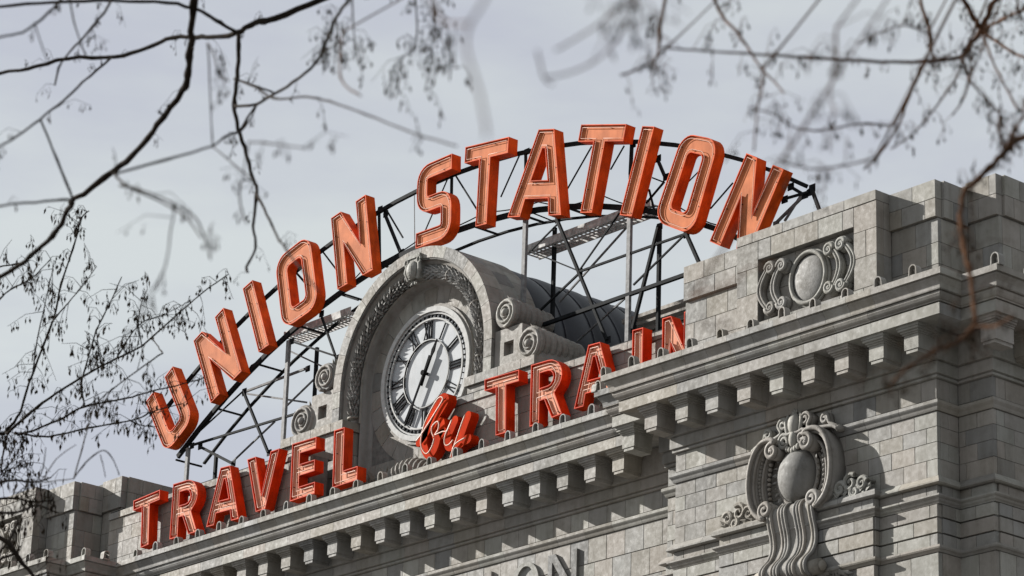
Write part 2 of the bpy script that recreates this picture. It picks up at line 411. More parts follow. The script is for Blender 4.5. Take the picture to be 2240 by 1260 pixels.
# pavilion walls
ROWS = [(-1.44,-1.11), (-1.775,-1.44), (-2.145,-1.775), (-2.52,-2.145)]
ledge = [(-.1,-2.715),(.10,-2.715),(.125,-2.70),(.14,-2.69),(.14,-2.655),(.03,-2.525),(-.1,-2.525)]
neck = [(-.1,-3.115),(.02,-3.115),(.03,-3.09),(.06,-3.06),(.075,-3.02),(.105,-3.0),(.125,-2.975),(.125,-2.94),(-.1,-2.935)]
sill = [(-.1,-4.15),(.02,-4.15),(.05,-4.11),(.085,-4.09),(.10,-4.06),(.10,-4.02),(-.1,-4.015)]
def pavilion_wall(PV, f):
    flip = f(1) < f(0)
    def X(a, b): return (f(b), f(a)) if flip else (f(a), f(b))
    # main planes : (x range, y)
    for (a, b, y) in ((P1A, P1B, YP1), (P2A, P1A, YP2), (P1B, P2B, YP2)):
        x0, x1 = X(a, b)
        course('frieze_block', PV, x0, x1, y, H-.84, H-.40, .645, .33)
        for j, (z0, z1) in enumerate(ROWS):
            course('wall_block', PV, x0, x1, y, H+z0, H+z1, .657, (.0, .33)[j % 2] if b-a > 2 else (.5, .18)[j % 2])
        course('wall_block', PV, x0, x1, y-.03, H-2.93, H-2.72, .657, .33)
        for j, (z0, z1) in enumerate(((-3.40,-3.12), (-3.735,-3.415), (-4.01,-3.75))):
            course('base_block', PV, x0, x1, y-.04, H+z0, H+z1-.012, .9, (.45, .1)[j % 2], .14)
        course('base_block', PV, x0, x1, y-.02, H-5.4, H-4.16, 1.1, .5, .12)
    # right-hand returns (seen in shade)
    for (xs, ya, yb) in (((f(P1B) if not flip else f(P1A)), YP1+.1, YP2), ((f(P2B) if not flip else f(P2A)), YP2+.1, 5.0 if not flip else Y0)):
        course_side('frieze_block', PV, ya, yb, xs, H-.84, H-.40, .645, .3)
        for j, (z0, z1) in enumerate(ROWS):
            course_side('wall_block', PV, ya, yb, xs, H+z0, H+z1, .66, (.25, .55)[j % 2])
        course_side('wall_block', PV, ya, yb, xs+.03, H-2.93, H-2.72, .7, .3)
        for z0, z1 in ((-3.40,-3.12), (-3.735,-3.415), (-4.01,-3.75)):
            course_side('base_block', PV, ya, yb, xs+.04, H+z0, H+z1-.012, .9, .4, .14)
        course_side('base_block', PV, ya, yb, xs+.02, H-5.4, H-4.16, 1.2, .5, .12)
pavilion_wall(PAVR, lambda x: x); pavilion_wall(PAVL, mir)
for path, PV in ((left_path, PAVL), (right_path, PAVR)):
    molding('ledge_stone', PAVR if PV is PAVR else PAVL, path, ledge, .98, STONE)
    molding('neck_stone', PV, path, neck, .98, STONE)
    molding('sill_stone', PV, path, sill, .98, STONE)
# the projecting bay under the cartouche
for f, PV in ((lambda x: x, PAVR), (mir, PAVL)):
    a, b = sorted((f(PC-2.3), f(PC+2.3))); yb = YP1-.17
    MB().box(a+.02, b-.02, yb+.03, YP1+.05, H-5.4, H-2.60).build('bay_core', JOINT, PV)
    bp = [(a, YP1), (a, yb), (b, yb), (b, YP1)]
    molding('ledge_stone', PV, bp, [(-.1,-2.71),(.10,-2.71),(.125,-2.70),(.145,-2.685),(.145,-2.60),(.02,-2.50),(-.1,-2.50)], .98, STONE)
    molding('neck_stone', PV, bp, [(p[0]+.003, p[1]+.003) for p in neck], .98, STONE)
    molding('sill_stone', PV, bp, [(p[0]+.003, p[1]+.003) for p in sill], .98, STONE)
    course('wall_block', PV, a, b, yb-.03, H-2.93, H-2.72, .657, .33, .12)
    course_side('wall_block', PV, yb, YP1-.03, b+.02, H-2.93, H-2.72, .9, 0)
    for j, (z0, z1) in enumerate(((-3.40,-3.12), (-3.735,-3.415), (-4.01,-3.75))):
        course('base_block', PV, a, b, yb-.04, H+z0, H+z1-.012, .9, (.45, .1)[j % 2], .14)
        course_side('base_block', PV, yb, YP1-.04, b+.03, H+z0, H+z1-.012, .9, 0)
    for (p0, p1) in ((a, a+.5), (b-.5, b)): course('base_block', PV, p0, p1, yb-.02, H-5.4, H-4.16, 1.1, 0, .12)
    # foliage panel under the sill
    fm = MB(); rnd = random.Random(3)
    for _ in range(150):
        x = rnd.uniform(a+.6, b-.6); z = rnd.uniform(H-5.3, H-4.2)
        fm.spindle((x, yb+.02, z), (rnd.uniform(-1,1), -.55, rnd.uniform(-.4,1)), rnd.uniform(.14,.3), rnd.uniform(.07,.13), .5, rnd.uniform(0,3))
    fo = fm.build('carved_foliage', ORN, PV); fo['kind'] = 'stuff'

# --- attic storeys of the pavilions
def attic(f, name_parent):
    flip = f(1) < f(0)
    def X(a, b): return (f(b), f(a)) if flip else (f(a), f(b))
    x0, x1 = X(15.62, 19.92); s0, s1 = X(14.2, 21.27); t0, t1 = X(13.2, 22.15)
    if not flip: s0, t0 = 13.45, 12.55
    xc = (x0+x1)/2; ym, ys_, yt_ = -.90, -.42, .55
    pw, pz0, pz1 = 1.47, H+2.2, H+3.70
    m = MB().box(x0+.02, xc-pw, ym+.02, ys_+.3, H+1.4, H+4.385).box(xc+pw, x1-.02, ym+.02, ys_+.3, H+1.4, H+4.385)
    m.box(xc-pw, xc+pw, ym+.02, ys_+.3, H+1.4, pz0).box(xc-pw, xc+pw, ym+.02, ys_+.3, pz1, H+4.383)
    m.box(xc-pw-.01, xc+pw+.01, ym+.24, ys_+.29, pz0-.01, pz1+.01)
    m.box(s0+.02, s1-.02, ys_+.02, yt_+.3, H+1.4, H+4.36).box(t0+.02, t1-.02, yt_+.02, 7.5, H+1.4, H+4.53)
    AT = m.build('attic', JOINT, BLD)
    # main block
    for j, (z0, z1) in enumerate(((1.44,2.2), (2.2,2.92), (2.92,3.53), (3.53,4.16))):
        if j == 0: course('attic_block', AT, x0, x1, ym, H+z0, H+z1, .72, .3)
        else:
            course('attic_block', AT, x0, xc-pw, ym, H+z0, H+z1, .72, (.32, .0)[j % 2], .24)
            course('attic_block', AT, xc+pw, x1, ym, H+z0, H+z1, .72, (.36, .0)[j % 2], .24)
    course('attic_block', AT, xc-pw, xc+pw, ym, pz1, H+4.16, .735, .4, .24)
    course('attic_block', AT, x0, x1, ym-.012, H+4.16, H+4.40, .95, .5, .3)
    for z0, z1 in ((1.44,2.2), (2.2,2.92), (2.92,3.53), (3.53,4.16), (4.16,4.40)):
        course_side('attic_block', AT, ym+.24 if z0 > 2 else ym+.1, ys_, x1, H+z0, H+z1, .8, 0)
    # flank blocks, with a projecting cap course
    for (a, b) in ((s0, x0), (x1, s1)):
        for j, (z0, z1) in enumerate(((1.44,1.95), (1.95,2.45), (2.45,2.95), (2.95,3.50))):
            course('attic_block', AT, a, b, ys_, H+z0, H+z1, .70, (.3, 0)[j % 2])
        course('cap_block', AT, a, b, ys_-.075, H+3.52, H+3.95, .68, .36, .2)
        course('cap_block', AT, a, b, ys_-.075, H+3.95, H+4.38, .68, .1, .2)
    for j, (z0, z1) in enumerate(((1.44,1.95), (1.95,2.45), (2.45,2.95), (2.95,3.50))):
        course_side('attic_block', AT, ys_+.1, yt_, s1, H+z0, H+z1, .66, (.3, .55)[j % 2])
    course_side('cap_block', AT, ys_+.125, yt_-.07, s1+.075, H+3.52, H+3.95, .66, .3, .2)
    course_side('cap_block', AT, ys_+.125, yt_-.07, s1+.075, H+3.95, H+4.38, .66, .5, .2)
    for (a, b) in ((t0, s0), (s1, t1)):
        for j, (z0, z1) in enumerate(((1.44,1.95), (1.95,2.45), (2.45,2.95), (2.95,3.58))):
            course('attic_block', AT, a, b, yt_, H+z0, H+z1, .66, (.4, .2)[j % 2])
        course('cap_block', AT, a, b, yt_-.07, H+3.60, H+4.08, .68, .36, .2); course('cap_block', AT, a, b, yt_-.07, H+4.08, H+4.55, .68, .1, .2)
    for j, (z0, z1) in enumerate(((1.44,1.95), (1.95,2.45), (2.45,2.95), (2.95,3.58))):
        course_side('attic_block', AT, yt_+.1, 5.5, t1, H+z0, H+z1, .70, (.3, .6)[j % 2])
    course_side('cap_block', AT, yt_+.13, 5.5, t1+.07, H+3.60, H+4.08, .70, .3, .2)
    course_side('cap_block', AT, yt_+.13, 5.5, t1+.07, H+4.08, H+4.55, .70, .5, .2)
    # panel back, medallion and scrolls
    course('panel_block', AT, xc-pw, xc+pw, ym+.20, pz0, pz0+.75, .98, .49, .06); course('panel_block', AT, xc-pw, xc+pw, ym+.20, pz0+.75, pz1, .98, 0, .06)
    zc = H+2.93
    MB().ell((xc, ym+.17, zc), (.50, .13, .56), 28, 14).build('medallion', ORN, AT, True)
    rim = MB(); pts = [(xc+.53*math.cos(a), ym+.10, zc+.60*math.sin(a)) for a in [i*math.pi/20 for i in range(40)]]
    rim.tube(pts, .055, 8, True); rim.tube([(xc+(p[0]-xc)*1.12, p[1]+.06, zc+(p[2]-zc)*1.10) for p in pts], .04, 8, True).build('medallion_rim', ORN, AT, True)
    for s in (-1, 1):
        for (xo, bul, hh) in ((.74, .20, .56), (1.10, .26, .60)):
            m = MB()
            top = spiral(xc+s*xo, zc+hh*.78, .035, .135, 1.4, math.pi*(1 if s > 0 else 0), -s if s > 0 else 1)
            arc = [(xc+s*(xo+.10+bul*math.sin(math.pi*t/8)-.02), zc+hh*.80-(hh*1.6)*t/8) for t in range(0, 9)]
            bot = spiral(xc+s*xo, zc-hh*.78, .135, .035, 1.4, 0 if s > 0 else math.pi, -s)
            path = smooth_path(top[-6:]+arc+bot[:6], 2)
            m.ribbon(path, ym+.22, ym+.02, .13)
            m.tube([(p[0]-.045, ym+.02, p[1]) for p in path], .035, 7); m.tube([(p[0]+.045, ym+.02, p[1]) for p in path], .035, 7)
            for zs in (1, -1):
                q = spiral(xc+s*(xo-.02), zc+zs*hh*.78, .15, .03, 1.6, 0 if s > 0 else math.pi, s*zs)
                m.tube([(p[0], ym+.0, p[1]) for p in q], [.055-.02*i/len(q) for i in range(len(q))], 7)
                m.ell((xc+s*(xo-.02), ym+.02, zc+zs*hh*.78), (.06, .06, .06), 10, 6)
                m.ell((xc+s*(xo-.02), ym+.14, zc+zs*hh*.78), (.165, .14, .165), 12, 8)
            m.build('scroll', ORN, AT, True)
    return AT
ATR = attic(lambda x: x, None); ATL = attic(mir, None)

# --- cartouche on each pavilion front
def cartouche(f, PV):
    cx, cz, yw = f(17.80), H-1.76, YP1
    CA = MB().ell((cx, yw-.10, cz), (.53, .38, .61), 28, 16).build('cartouche', ORN, BLD, True)
    m = MB(); ring = [(cx+.58*math.cos(a), yw-.10, cz+.66*math.sin(a)) for a in [i*math.pi/22 for i in range(44)]]
    m.tube(ring, .05, 8, True); m.tube([(cx+(p[0]-cx)*1.16, yw-.03, cz+(p[2]-cz)*1.12) for p in ring], .05, 8, True); m.build('shield_rim', ORN, CA, True)
    for s in (-1, 1):
        m = MB()
        def T(P): return [(cx+s*a, cz+b) for a, b in P]
        inner = [(a, b) for a, b in spiral(.50, .60, .03, .25, 1.8, -.4, 1)]
        arc = [(.55,.87),(.80,.86),(1.02,.70),(1.17,.40),(1.235,0),(1.20,-.38),(1.06,-.68),(.85,-.86)]
        end = spiral(.70, -.70, .19, .03, 1.6, -1.2, 1)
        i0 = max(range(len(inner)), key=lambda i: inner[i][1]+i*.002)
        P = smooth_path(inner[:i0+1]+arc+end, 3)
        m.ribbon(T(P), yw+.02, yw-.42, .09)
        m.tube([(a, yw-.42, b) for a, b in T(P)], .06, 7)
        q = [(x_*.90+.03, z_*.93) for x_, z_ in smooth_path(arc, 4)]
        m.ribbon(T(q), yw+.02, yw-.34, .05); m.tube([(a, yw-.34, b) for a, b in T(q)], .038, 7)
        q2 = [(x_*.76+.02, z_*.80-.02) for x_, z_ in smooth_path(arc[1:], 4)]
        m.ribbon(T(q2), yw+.02, yw-.24, .045); m.tube([(a, yw-.24, b) for a, b in T(q2)], .034, 7)
        m.ell((cx+s*.50, yw-.30, cz+.60), (.12, .18, .12), 12, 8); m.ell((cx+s*.70, yw-.22, cz-.70), (.10, .16, .10), 12, 8)
        m.build('scroll', ORN, CA, True)
        m = MB()
        for k in range(9): m.ell((cx+s*(.78+.05*math.sin(math.pi*k/8)), yw-.16, cz+.40-.11*k), (.045, .06, .045), 8, 6)
        for k in range(13):
            t = k/12; m.ell((cx+s*(.98+.09*math.sin(math.pi*t)), yw-.20, cz+.55-1.05*t), (.045, .07, .055), 8, 6)
        bo = m.build('bead_row', ORN, CA, True); bo['kind'] = 'stuff'
        m = MB()
        P = smooth_path(spiral(.33, 1.20, .03, .16, 1.5, 2.6, -1)[:-1]+[(.40,1.02),(.62,.93),(.90,.90),(1.15,.86),(1.28,.78)], 3)
        m.ribbon(T(P), yw+.02, yw-.24, .055); m.tube([(a, yw-.24, b) for a, b in T(P)], .045, 7)
        P = smooth_path(spiral(.86, 1.10, .02, .12, 1.3, 2.4, -1)[:-1]+[(.98,1.0),(1.10,.92),(1.25,.84)], 3)
        m.tube([(a, yw-.18, b) for a, b in T(P)], .045, 7); m.ribbon(T(P), yw+.02, yw-.18, .05)
        P = smooth_path([(.0,.98),(.12,.93),(.25,.95)]+spiral(.27, .79, .17, .03, 1.6, 1.5, -1), 3)
        m.ribbon(T(P), yw+.02, yw-.28, .05); m.tube([(a, yw-.28, b) for a, b in T(P)], .045, 7)
        m.ell((cx+s*1.27, yw-.14, cz+.80), (.09, .14, .08), 10, 7)
        m.build('tendril', ORN, CA, True)
        # acanthus lying on the ledge
        m = MB(); rnd = random.Random(11+s)
        for k in range(40):
            t = rnd.random(); x_ = 1.02+1.1*t; rot = Matrix.Rotation(rnd.uniform(-1.2, 1.2), 3, 'Y') @ Matrix.Rotation(rnd.uniform(-.6, .6), 3, 'X')
            m.ell((cx+s*x_, yw-.08-rnd.random()*.16, cz-.80+rnd.uniform(-.06, .26)*(1.1-.5*t)), (rnd.uniform(.03,.05), .05, rnd.uniform(.09,.16)), 7, 5, rot)
        for (ax_, az_, ar_, a0_) in ((2.0,-.60,.15,.3), (1.66,-.52,.20,.9), (1.36,-.60,.16,.2), (1.78,-.74,.12,2.2)):
            q = spiral(cx+s*ax_, cz+az_, ar_, .03, 1.4, a0_ if s > 0 else math.pi-a0_, s)
            m.tube([(p[0], yw-.26, p[1]) for p in q], [.06-.03*i/len(q) for i in range(len(q))], 7); m.ribbon(q, yw, yw-.25, .06)
        for k in range(16):
            t = k/15; m.spindle((cx+s*(1.0+1.1*t), yw-.2, cz-.74), (s*.6, -.25, .5+.5*math.sin(k*2.1)), .30-.08*t, .13, .45, k)
        m.tube([(cx+s*.95, yw-.12, cz-.70), (cx+s*1.3, yw-.18, cz-.84), (cx+s*1.75, yw-.18, cz-.80), (cx+s*2.1, yw-.15, cz-.70)], [.07,.09,.10,.04], 8)
        m.build('acanthus_leaf', ORN, CA, False)
    m = MB()
    for k in range(30):
        a = 2*math.pi*k/30; m.spindle((cx+.60*math.cos(a), yw-.13, cz+.68*math.sin(a)), (math.cos(a+.5), -.55, math.sin(a+.5)), .15, .09, .5, k)
    m.build('leaf_border', ORN, CA)
    # crest
    m = MB(); m.ell((cx, yw-.22, cz+1.14), (.17, .16, .27), 16, 10); m.ell((cx, yw-.26, cz+.80), (.12, .12, .20), 12, 8)
    for s in (-1, 1):
        m.tube([(cx+s*.13, yw-.25, cz+.82), (cx+s*.20, yw-.27, cz+1.02), (cx+s*.24, yw-.26, cz+1.22), (cx+s*.18, yw-.24, cz+1.38)], [.03,.045,.05,.04], 7)
    for k in range(7): m.spindle((cx, yw-.2, cz+1.36), (math.sin(k-3)*.8, -.3, 1), .17, .08, .6, k)
    for k in range(5): m.ell((cx+.08*(k-2), yw-.30, cz+.60-.03*(2-abs(k-2))), (.055, .05, .075), 8, 6)
    m.build('crest', ORN, CA, True)
    # ribbed console under the shield
    prof = smooth_path([(-.14,-.60),(-.30,-.68),(-.37,-.82),(-.33,-1.05),(-.25,-1.35),(-.25,-1.62),(-.36,-1.86),(-.52,-2.02),(-.60,-2.16),(-.56,-2.32),(-.42,-2.38),(-.30,-2.30)], 4)
    hw = .64; m = MB(); vs = []
    for (y, z) in prof: vs += [(cx-hw, yw+y, cz+z), (cx+hw, yw+y, cz+z), (cx+hw, yw+.05, cz+z), (cx-hw, yw+.05, cz+z)]
    n = len(prof); fs = []
    for i in range(n-1):
        k = 4*i; fs += [(k, k+1, k+5, k+4), (k+1, k+2, k+6, k+5), (k+3, k, k+4, k+7)]
    m.add(vs, fs); con = m.build('console', ORN, CA, False)
    for x in (-.66, -.57, -.32, -.23, -.14, .14, .23, .32, .57, .66):
        MB().tube([(cx+x, yw+y-.015, cz+z) for y, z in prof], .045, 7).build('rib', ORN, con, True)
    m = MB(); m.tube([(cx-.92, yw-.38, cz-2.22), (cx+.92, yw-.38, cz-2.22)], .17, 14)
    for s in (-1, 1):
        m.tube([(cx+s*.86, yw-.38+.10*math.cos(a), cz-2.22+.10*math.sin(a)) for a in [i*.45 for i in range(14)]], .04, 6)
        m.ell((cx+s*.95, yw-.38, cz-2.22), (.08, .12, .12), 12, 8)
    m.build('roll', ORN, con, True)
    return CA
cartouche(lambda x: x, PAVR); cartouche(mir, PAVL)

# --- inscription on the centre wall, right end
INS = [('T', 4.05, 4.85), ('I', 5.22, 5.50), ('O', 6.28, 7.28), ('N', 7.62, 8.66)]
for ch, a, b in INS:
    z1, z0, y0, y1 = H-1.30, H-2.35, Y0-.075, Y0+.03; m = MB()
    if ch == 'I': m.box(a, b, y0, y1, z0, z1)
    elif ch == 'T': m.box(a, b, y0, y1, z1-.16, z1).box((a+b)/2-.13, (a+b)/2+.13, y0, y1, z0, z1-.161)
    elif ch == 'O':
        c_, n = (a+b)/2, 36; vs = []; fs = []
        for i in range(n):
            t = 2*math.pi*i/n
            for rx, rz in ((.5, .52), (.33, .42)):
                for y in (y0, y1): vs.append((c_+rx*math.cos(t), y, (z0+z1)/2+rz*math.sin(t)))
        for i in range(n):
            k, l = 4*i, 4*((i+1) % n); fs += [(k, k+2, l+2, l), (k+1, l+1, l+3, k+3), (k, l, l+1, k+1), (k+2, k+3, l+3, l+2)]
        m.add(vs, fs)
    else:
        m.box(a, a+.15, y0, y1, z0, z1).box(b-.19, b, y0, y1, z0, z1)
        m.add([(a+.02,y0-.003,z1),(a+.26,y0-.003,z1),(b-.02,y0-.003,z0),(b-.26,y0-.003,z0),(a+.02,y1,z1),(a+.26,y1,z1),(b-.02,y1,z0),(b-.26,y1,z0)],
              [(0,1,2,3),(7,6,5,4),(0,4,5,1),(1,5,6,2),(2,6,7,3),(3,7,4,0)])
    m.build('inscription_letter', ORN, CENT)

# --- parapet behind the lower lettering
YPAR = .19; YPED = 1.30
for (a, b) in ((mir(13.25), AX-2.66), (AX+2.66, 13.25)):
    PR = MB().box(a+.01, b-.01, YPAR+.03, YPAR+.6, H+1.4, H+3.24).build('parapet', JOINT, BLD)
    for j, (z0, z1) in enumerate(((1.47,1.92), (1.92,2.38), (2.38,2.8), (2.8,3.12))):
        course('parapet_block', PR, a, b, YPAR, H+z0, H+z1, .78, (.4, 0)[j % 2])
    course('coping_stone', PR, a, b, YPAR-.04, H+3.12, H+3.32, .95, .5, .8)
    MB().box(a+.02, b-.02, YPAR+.02, YPAR+.5, H+3.32, H+3.37).build('roof_flashing', STEEL, PR)

# --- the arched clock niche
ZC, RO = H+5.27, 3.34; YA = 1.34
ARCH = MB()
for i in range(32):                                  # backing ring behind the stones
    ARCH.sector(AX, ZC, 2.98, RO-.03, math.pi*i/32, math.pi*(i+1)/32, YA+.03, 3.05, 1)
for s in (-1, 1):
    a, b = sorted((AX+s*2.98, AX+s*(RO-.03))); ARCH.box(a, b, YA+.03, 3.05, H+1.4, ZC)
ARCH = ARCH.build('clock_arch', JOINT, BLD)
nv = 19
for i in range(nv):
    for k, (y0, y1) in enumerate(((YA, 1.98), (1.985, 2.52), (2.525, 3.06))):
        o = (.5*math.pi/nv if k == 1 else 0)
        a0, a1 = math.pi*i/nv+o+.0018, math.pi*(i+1)/nv+o-.0018
        if k == 1 and i == nv-1: a1 = math.pi-.002
        if k == 1 and i == 0: MB().sector(AX, ZC, 3.1, RO, .002, o-.002, y0, y1, 3).build('voussoir', STONE, ARCH)
        MB().sector(AX, ZC, 3.02 if k == 0 else 3.1, RO, a0, a1, y0, y1, 5).build('voussoir', STONE, ARCH)
for s in (-1, 1):
    a, b = sorted((AX+s*3.02, AX+s*RO))
    for j in range(2): blk('jamb_stone', ARCH, a, b, YA, 1.98, ZC-.47*(j+1), ZC-.47*j)
    a, b = sorted((AX+s*3.1, AX+s*RO))
    for j in range(2):
        blk('jamb_stone', ARCH, a, b, 1.985, 2.52, ZC-.47*(j+1), ZC-.47*j); blk('jamb_stone', ARCH, a, b, 2.525, 3.06, ZC-.47*(j+1), ZC-.47*j)
def arch_sweep(name, prof, material, parent, zlow=H+4.30, smooth=True, n=56):
    """profile (radius, y) swept round the arch and down both jambs"""
    m = MB(); st = [(AX+1, 0, zlow)]
    vs = []; p = len(prof)
    rows = [('L', zlow)] + [('A', math.pi*i/n) for i in range(n+1)] + [('R', zlow)]
    for kind, v in rows:
        for (r, y) in prof:
            if kind == 'L': vs.append((AX+r, y, v))
            elif kind == 'R': vs.append((AX-r, y, v))
            else: vs.append((AX+r*math.cos(v), y, ZC+r*math.sin(v)))
    fs = []
    for i in range(len(rows)-1):
        for k in range(p-1): fs.append((i*p+k, i*p+k+1, (i+1)*p+k+1, (i+1)*p+k))
    return m.add(vs, fs).build(name, material, parent, smooth)
arch_sweep('arch_moulding', [(3.03,YA+.05),(3.0,YA+.06),(2.985,YA+.10),(2.97,YA+.14),(2.93,YA+.17),(2.88,YA+.18),(2.87,YA+.22),(2.84,YA+.23),(2.83,YA+.30)], STONE, ARCH)
arch_sweep('garland_bed', [(2.84,YA+.26),(2.78,YA+.36),(2.55,YA+.36),(2.52,YA+.30),(2.49,YA+.30),(2.48,YA+.36)], ORN, ARCH)
# leaf garland
m = MB(); rnd = random.Random(5); steps = 78
def garland_pt(t):
    L0 = .95; tot = 2*L0+math.pi*2.67; s_ = t*tot
    if s_ < L0: return Vector((AX+2.67, 0, ZC-L0+s_)), Vector((0,0,1)), Vector((1,0,0))
    if s_ > tot-L0: return Vector((AX-2.67, 0, ZC-(s_-(tot-L0)))), Vector((0,0,-1)), Vector((-1,0,0))
    a = (s_-L0)/2.67; return Vector((AX+2.67*math.cos(a), 0, ZC+2.67*math.sin(a))), Vector((-math.sin(a),0,math.cos(a))), Vector((math.cos(a),0,math.sin(a)))
core = []
for i in range(steps+1):
    p, tg, nr = garland_pt(i/steps); core.append((p.x, YA+.29, p.z))
m.tube(core, .11, 8)
for i in range(steps):
    p, tg, nr = garland_pt((i+.5)/steps)
    sg = 1 if i < steps/2 else -1
    for k in range(7):
        a = -1.35+2.7*k/6+.25*(i % 2)
        off = nr*math.sin(a)*.125 + Vector((0,-1,0))*math.cos(a)*.125
        dirv = tg*sg*.8 + (nr*math.sin(a)+Vector((0,-1,0))*math.cos(a))*.62
        m.spindle(p+Vector((0,YA+.27,0))+off*.8, dirv, rnd.uniform(.19,.26), rnd.uniform(.09,.13), .6, rnd.uniform(0,3))
    if i % 6 == 0:
        for k in range(4):
            a = rnd.uniform(-1,1); off = nr*math.sin(a)*.14+Vector((0,-1,0))*math.cos(a)*.15
            m.ell(p+Vector((0,YA+.27,0))+off, (.045,)*3, 8, 6)
gl = m.build('leaf_garland', ORN, ARCH); gl['kind'] = 'stuff'
for i in range(5, steps, 12):                        # ribbon ties
    p, tg, nr = garland_pt(i/steps)
    MB().tube([tuple(p+Vector((0,YA+.27,0))+(nr*math.sin(a)+Vector((0,-1,0))*math.cos(a))*.17) for a in [-1.5+.3*k for k in range(11)]], .035, 6).build('ribbon_tie', ORN, ARCH, True)
# keystone
m = MB(); m.box(AX-.24, AX+.24, YA-.06, YA+.5, ZC+2.48, ZC+3.06); m.box(AX-.30, AX+.30, YA-.09, YA+.3, ZC+3.06, ZC+3.16)
m.ell((AX, YA-.05, ZC+2.72), (.22, .16, .27), 16, 10)
for s in (-1, 1):
    m.tube([(AX+s*(.26+.07*math.cos(a)), YA-.06, ZC+2.98+.09*math.sin(a)) for a in [i*.5 for i in range(13)]], .035, 6)
    m.tube([(AX+s*.25, YA-.04, ZC+2.92), (AX+s*.29, YA-.06, ZC+2.7), (AX+s*.20, YA-.03, ZC+2.45)], [.05,.06,.04], 7)
for k in range(7): m.spindle((AX, YA+.05, ZC+2.5), (math.sin((k-3)*.5), -.4, -1), .25, .11, .5, k)
m.build('keystone', ORN, ARCH, False)
# concave reveal and niche back
arch_sweep('niche_reveal', [(2.50,YA+.34),(2.46,YA+.40),(2.44,YA+.46),(2.41,YA+.55),(2.39,YA+.62),(2.30,YA+.635),(2.30,YA+.70)], STONE, ARCH, H+1.45)
YB = YA+.62
nb = MB().box(AX-2.6, AX+2.6, YB+.03, YB+.4, H+1.4, ZC)
for i in range(24): nb.sector(AX, ZC, .01, 2.7, math.pi*i/24, math.pi*(i+1)/24, YB+.03, YB+.4, 1)
nb.build('niche_back', JOINT, ARCH)
nr_ = 26
for i in range(nr_):
    a0, a1 = 2*math.pi*i/nr_+.003, 2*math.pi*(i+1)/nr_-.003
    MB().sector(AX, ZC-.06, 1.90, 2.47, a0, a1, YB, YB+.08, 4).build('radial_block', STONE, ARCH)
for j, (z0, z1) in enumerate(((1.45,2.0), (2.0,2.55), (2.55,3.1))):
    course('niche_block', ARCH, AX-2.5, AX+2.5, YB+.012, H+z0, H+z1, .8, (.4, 0)[j % 2], .06)
m = MB()
for i in range(48): m.sector(AX, ZC-.06, 1.84, 1.95, 2*math.pi*i/48, 2*math.pi*(i+1)/48, YB-.07, YB+.05, 1)
m.build('clock_surround', STONE, ARCH)

# pedestals, steps and volutes on either side
for s in (-1, 1):
    a, b = sorted((AX+s*2.6, AX+s*5.25))
    PD = MB().box(a+.02, b-.02, YPED-.08, 3.05, H+1.4, H+4.15).build('pedestal', JOINT, BLD)
    for j, (z0, z1) in enumerate(((1.45,2.1), (2.1,2.75), (2.75,3.4), (3.4,4.05))):
        course('pedestal_block', PD, a, b, YPED-.11, H+z0, H+z1, .75, (.38, .15)[j % 2])
        xs = b if True else a
        course_side('pedestal_block', PD, YPED, 3.0, b, H+z0, H+z1, .8, (.3, .6)[j % 2])
        blk_side('pedestal_block', PD, a-.0, a+.1, YPED, 2.0, H+z0, H+z1)
    course('pedestal_cap', PD, a-.06, b+.06, YPED-.19, H+4.05, H+4.31, .9, .45, 1.8)
    # step block with a sunk square
    c0, c1 = AX+s*3.36, AX+s*4.42; a, b = sorted((c0, c1)); q0, q1 = sorted((AX+s*3.72, AX+s*4.10))
    m = MB().box(a, q0, YA+.1, 2.6, H+4.31, H+5.45).box(q1, b, YA+.1, 2.6, H+4.31, H+5.45)
    m.box(q0, q1, YA+.1, 2.6, H+4.31, H+4.70).box(q0, q1, YA+.1, 2.6, H+5.08, H+5.45).box(q0-.01, q1+.01, YA+.30, 2.58, H+4.69, H+5.09)
    m.build('step_block', STONE, ARCH)
    a, b = sorted((AX+s*4.38, AX+s*5.1)); MB().box(a, b, YA+.14, 2.5, H+4.31, H+4.62).build('step_block', STONE, ARCH)
    for (xr, zr, rr, yb_) in ((4.76, 4.80, .48, 2.9), (3.80, 5.87, .42, 2.7)):
        cx, cz = AX+s*xr, H+zr
        m = MB(); ys = [YA+.06]
        # fluted body of the volute: rings of changing radius
        prof = []; y = YA+.05; k = 0
        while y < yb_:
            prof += [(rr*.93, y), (rr, y+.05), (rr, y+.13), (rr*.92, y+.18)]; y += .21; rr *= .965
        rr = prof[1][0]; n = 22; vs = []; fs = []
        for (r_, y) in prof: vs += [(cx+r_*math.cos(2*math.pi*i/n), y, cz+r_*math.sin(2*math.pi*i/n)) for i in range(n)]
        for j in range(len(prof)-1):
            for i in range(n): l = (i+1) % n; fs.append((j*n+i, j*n+l, (j+1)*n+l, (j+1)*n+i))
        fs += [tuple(range(n)), tuple((len(prof)-1)*n+i for i in range(n))[::-1]]
        m.add(vs, fs); VO = m.build('volute', ORN, ARCH)
        m = MB(); sp = spiral(cx, cz, rr*.93, rr*.25, 2.1, -math.pi/2 if s > 0 else -math.pi/2, s)
        m.tube([(p[0], YA+.04, p[1]) for p in sp], [.055-.02*i/len(sp) for i in range(len(sp))], 8)
        m.ell((cx, YA+.03, cz), (.11, .10, .11), 14, 8); m.build('volute_spiral', ORN, VO, True)
        m = MB()
        for k in range(5): m.spindle((cx-s*.05, YA+.30+.1*k, cz+rr*.9), (-s*.4, -.6, .9), .22, .13, .5, k)
        m.build('volute_leaf', ORN, VO)
